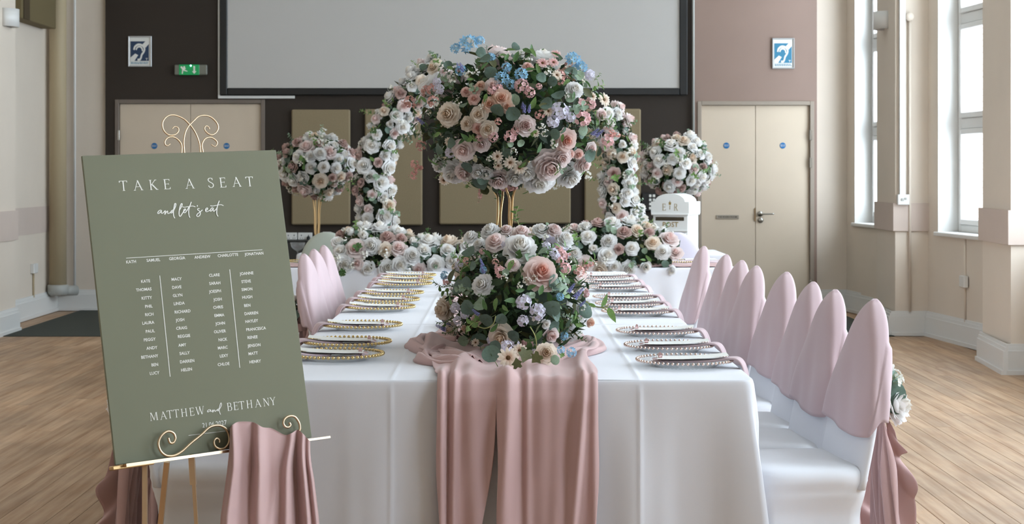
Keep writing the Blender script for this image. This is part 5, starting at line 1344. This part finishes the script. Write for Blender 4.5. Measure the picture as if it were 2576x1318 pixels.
NAMES = '''KATH 192 411;SAMUEL 269 405;GEORGIA 351 399;ANDREW 439 394;CHARLOTTE 527 388;JONATHAN 618 383
KATE 242 478;THOMAS 236 507;KITTY 246 536;PHIL 253 565;RICH 255 593;LAURA 251 622;PAUL 258 651;PEGGY 256 680;ANDY 264 709;BETHANY 256 739;BEN 274 767;LUCY 273 796
MACY 349 471;DAVE 350 499;GLYN 353 527;LINDA 358 555;RICHARD 370 583;JOSH 362 612;CRAIG 367 640;REGGIE 375 668;AMY 369 699;SALLY 377 727;DARREN 386 755;HELEN 384 784
CLARE 480 457;SARAH 482 485;JOESPH 483 513;JOSH 492 541;CHRIS 493 568;EMMA 497 596;JOHN 501 624;OLIVER 499 652;NICK 509 680;MARC 509 708;LEXY 513 736;CHLOE 512 765
JOANNE 592 451;STEVE 590 479;SIMON 593 506;HUGH 594 533;BEN 594 562;DARREN 608 589;HAYLEY 609 616;FRANCESCA 624 643;RENEE 612 672;JENSON 618 700;MATT 614 728;HENRY 621 756'''
def btext(t, px_, py_, hpx, bold, sx=1):
    me = text_mesh(t, hpx/.70*BC.y/F, bold, 0, sx=sx); me.materials.append(M_letter); u0, v0 = uv(px_, py_)
    o = link('lettering', me, board); o.rotation_mode = 'QUATERNION'
    mtx = Matrix((BR@Vector((1, 0, 0)), BR@Vector((0, 0, 1)), BR@Vector((0, -1, 0)))).transposed()
    o.rotation_quaternion = mtx.to_quaternion(); o.location = Bp(u0, v0, LN)-Vector(sign.location)
for it in NAMES.replace('\n', ';').split(';'):
    t, a, b = it.split(); btext(t, *c2(float(a), float(b)), 7.3, .0002, .97)
btext('21.06.2027', 1320/7.36+360, 566/7.36+990, 11.5, 0, .92)
# easel
def btube(pts, r, n_, nm, mt, k=6, n=8, taper=0, root=None):
    path = catmull([Vector((*uv(a, b, n_), n_)) for a, b in pts], k); L_ = len(path)
    rs = [r*(1-.35*smooth01(1-taper, 1, i/L_)) for i in range(L_)] if taper else r
    m = MB(); m.tube(path, rs, n); return bobj(m, nm, mt, root or easel, True)
c5 = lambda L_: [(x/10.136+380, y/10.136+270) for x, y in L_]
px1 = BC.y/F
for pts in ([(860,1400),(845,1140),(830,900),(850,720),(890,590),(960,470),(1010,420),(1100,330),(1200,240),(1330,205),(1480,230),(1600,310),(1690,430),(1705,550),(1640,660),(1550,700),(1450,670),(1370,580),(1370,500),(1420,475),(1470,510),(1490,560)],
    [(1250,1400),(1255,1140),(1230,920),(1170,740),(1100,600),(1010,470),(960,420),(850,310),(700,230),(560,195),(420,225),(310,340),(285,460),(320,590),(420,690),(550,710),(650,670),(700,590),(680,520),(610,490),(560,520),(545,550)],
    [(770,1400),(775,1140),(780,1000),(740,890),(640,790),(530,755),(420,780),(350,870),(360,950),(420,980),(490,930)],
    [(1330,1400),(1320,1140),(1295,1000),(1310,900),(1380,800),(1480,765),(1580,790),(1670,870),(1680,940),(1620,1000),(1530,945)]):
    btube(c5(pts), 2.25*px1, -.016, 'scroll', M_gold, taper=.3)
c4 = lambda L_: [(x/4.145+250, y/4.145+1000) for x, y in L_]
btube(c4([(718,420),(735,470),(770,470),(792,425),(770,370),(710,352),(645,400),(615,480),(640,560),(700,605),(780,603),(860,560),(960,470),(1060,390),(1150,310),(1240,290),(1310,320),(1350,390),(1350,470),(1310,525),(1260,535),(1210,510),(1195,460),(1220,425),(1250,440),(1252,470)]), 3.2*px1, .018, 'scroll', M_gold, taper=.25)
btube(c4([(1978,262),(1992,285),(1975,308),(1940,305),(1918,270),(1930,225),(1975,195),(2035,200),(2080,260),(2092,320),(2080,352)]), 3.2*px1, .018, 'scroll', M_gold, taper=.0)
a = Vector((*uv(*c4([(270, 708)])[0], .02), .02)); b = Vector((*uv(*c4([(2395, 412)])[0], .02), .02))
m = MB(); d = (b-a); L_ = d.length; d.normalize(); up = Vector((-d.y, d.x, 0)); hw = 3.8*px1
q = []
for p in (a, b):
    k = 1 if p is a else .7
    q += [p+up*hw*k+Vector((0, 0, .008)), p-up*hw*k+Vector((0, 0, .008)), p-up*hw*k-Vector((0, 0, .032)), p+up*hw*k-Vector((0, 0, .032))]
m.add(q, [(3, 2, 1, 0), (4, 5, 6, 7), (0, 1, 5, 4), (1, 2, 6, 5), (2, 3, 7, 6), (3, 0, 4, 7)]); bobj(m, 'ledge', M_gold, easel)
m = MB(); m.bbox((-BWd/2-.012, -BHt/2-.012, -.016), (-BWd/2+.10, -BHt/2-.001, .01), .002); bobj(m, 'bracket', M_golddk, easel)
def floor_leg(p0, p1, n0, n1, r, nm='leg', foot=0):
    A = Bp(*uv(*p0, n0), n0); Bq = Bp(*uv(*p1, n1), n1); d = Bq-A; t = (foot-A.z)/d.z; e = A+d*t
    m = MB(); m.tube([A-Vector(easel.location), e-Vector(easel.location)], r, 4, square=True); return m.build(nm, M_gold, easel)
floor_leg((364.5, 1165), (364.5, 1318), -.005, -.005, .0085)
floor_leg((678, 1120), (700, 1318), -.005, -.005, .0085)
floor_leg((420, 1162), (404, 1318), -.03, -.10, .0095)
floor_leg((484, 1150), (494, 1318), -.012, -.03, .0065)
lg = floor_leg((482, 1150), (486.5, 1222), -.010, -.016, .0105, 'leg_sleeve', foot=Bp(*uv(486.5, 1219, -.016), -.016).z)
m = MB()
for (u_, off) in ((0, 0),):
    tp = Vector((*uv(478, 400, -.016), -.016)); bt = Vector((*uv(482, 1160, -.014), -.014)); m.tube([tp, bt], .006, 4, square=True)
bobj(m, 'mast', M_golddk, easel)
# pink fabric over the easel ledge
top = catmull([Vector((x, y, 0)) for x, y in c4([(1362, 318), (1400, 275), (1460, 250), (1600, 255), (1700, 308), (1800, 320), (1930, 385), (2000, 372), (2070, 335), (2130, 385), (2195, 455)])], 8)
lf = [c4([p])[0] for p in ((1362, 318), (1330, 650), (1265, 1330), (1235, 1700))]; rt = [c4([p])[0] for p in ((2195, 455), (2240, 850), (2290, 1330), (2310, 1700))]
def poly_at(L_, t):
    t = t*(len(L_)-1); i = min(int(t), len(L_)-2); f_ = t-i; return (L_[i][0]+(L_[i+1][0]-L_[i][0])*f_, L_[i][1]+(L_[i+1][1]-L_[i][1])*f_)
def drape(u, v):
    i = u*(len(top)-1); k = min(int(i), len(top)-2); tp = top[k].lerp(top[k+1], i-k)
    vv = max(0, (v-.08)/.92)
    a = poly_at(lf, vv); b = poly_at(rt, vv)
    px_ = a[0]+(b[0]-a[0])*u; w = smooth01(0, .35, vv); lin = a[1]+(b[1]-a[1])*u
    x_ = tp.x*(1-w)+px_*w; y_ = tp.y+(lin-top[0].y-(b[1]-a[1])*u*0)*1.0 if False else tp.y*(1-vv)+(c4([(0, 1700)])[0][1])*vv
    f_ = .010*g1(u, .06, .03)+.020*g1(u, .10, .05)*(1-vv*.5)+.028*g1(u, .36+.04*vv, .07)*(1-.4*vv)-.014*g1(u, .30, .03)*(1-vv)+.020*g1(u, .70-.05*vv, .05)+.022*g1(u, .88, .035)+.016*g1(u, .97, .03)-.012*g1(u, .78, .03)+.014*g1(u, .52+.04*math.sin(vv*5), .06)*vv
    n = .037+f_*(.5+.5*smooth01(0, .3, vv))*1.4
    if v < .08: n = n*(v/.08)**.5-.004+.01*(v/.08); y_ = tp.y+4*(1-v/.08)
    return (*uv(x_, y_, n), n)
m = MB(); m.grid(90, 60, drape); o = bobj(m, 'draped_fabric', M_pink, empty('fabric_drape', Bp(*uv(690, 1318, .03), .03), 0, 'dusty pink fabric draped over the easel ledge', 'fabric'), True); solid(o, .0018)

# ================================================================ white postbox
pbx, pbd = X(1700, 12.72), 12.72
pb = empty('postbox', (pbx, pbd, TZ+.003), math.radians(-24), 'white wooden wedding postbox with gold lettering at the end of the head table', 'postbox')
hw, hd, H0 = .135, .125, .35
body = MB().bbox((-hw, -hd, 0), (hw, hd, H0-.02), .004).build('body', M_postbox, pb)
def lidring(y, g): 
    pts = [(-hw-g, H0-.055), (hw+g, H0-.055), (hw+g, H0+.035)]+[((hw*.86)*math.cos(a), H0+.035+.06*math.sin(a)) for a in [PI*k/14 for k in range(15)]]+[(-hw-g, H0+.035)]
    return [(x_, y, z_) for x_, z_ in pts]
m = MB(); m.rings([lidring(-hd-.012, .012), lidring(hd+.012, .012)][::-1]); lid = m.build('lid', M_postbox, pb)
m = MB(); m.bbox((-hw-.01, -hd-.02, H0-.065), (hw+.01, hd+.012, H0-.05), .004); m.bbox((-hw-.004, -hd-.016, .165), (hw+.004, -hd, .178), .004); m.build('moulding', M_postbox, pb)
m = MB(); m.bbox((-hw+.02, -hd-.004, H0-.105), (hw-.03, -hd+.01, H0-.078), .002); m.build('letter_slot', mat('dark slot', (66, 56, 38), .8), body)
m = MB(); m.bbox((-hw+.012, -hd-.01, .06), (hw-.012, -hd, .155), .003); m.build('notice_panel', M_postbox, body); m = MB(); m.bbox((-.02, -hd-.014, .125), (.04, -hd-.009, .148), .002); m.build('brass_plate', M_golddk, body)
def plet(root, polys, x0, z0, h, sx, y):
    m = MB()
    for k_, poly in enumerate(polys):
        k = len(poly); m.add([(x0+a*h*sx, y, z0+b*h) for a, b in poly]+[(x0+a*h*sx, y-.001-k_*2e-5, z0+b*h) for a, b in poly], [tuple(range(k, 2*k))[::1]]+[(i, (i+1) % k, (i+1) % k+k, i+k) for i in range(k)])
    return m.build('lettering', M_postgold, root)
yl = -hd-.0122
plet(lid, G('E'), -.045, H0-.03, .05, .8, yl); plet(lid, G('R'), .045, H0-.03, .05, .8, yl)
crown = [[(-.16, .62), (.16, .62), (.24, 1.0), (.12, .90), (.05, 1.02), (.05, 1.16), (-.05, 1.16), (-.05, 1.02), (-.12, .90), (-.24, 1.0)]]
plet(lid, crown, 0, H0-.022, .055, .8, yl).name = 'crown_mark'
for x_ in (-.035, .035): plet(lid, [[(x_-.018, 0), (x_+.018, 0), (x_+.018, .5), (x_-.018, .5)]], 0, H0-.022, .055, .8, yl).name = 'crown_bar'
me = text_mesh('POST', .052, .0004, .0005); me.materials.append(M_postgold); t = link('lettering', me, body, (0, -hd-.0008, .215)); t.rotation_euler = (PI/2, 0, 0)
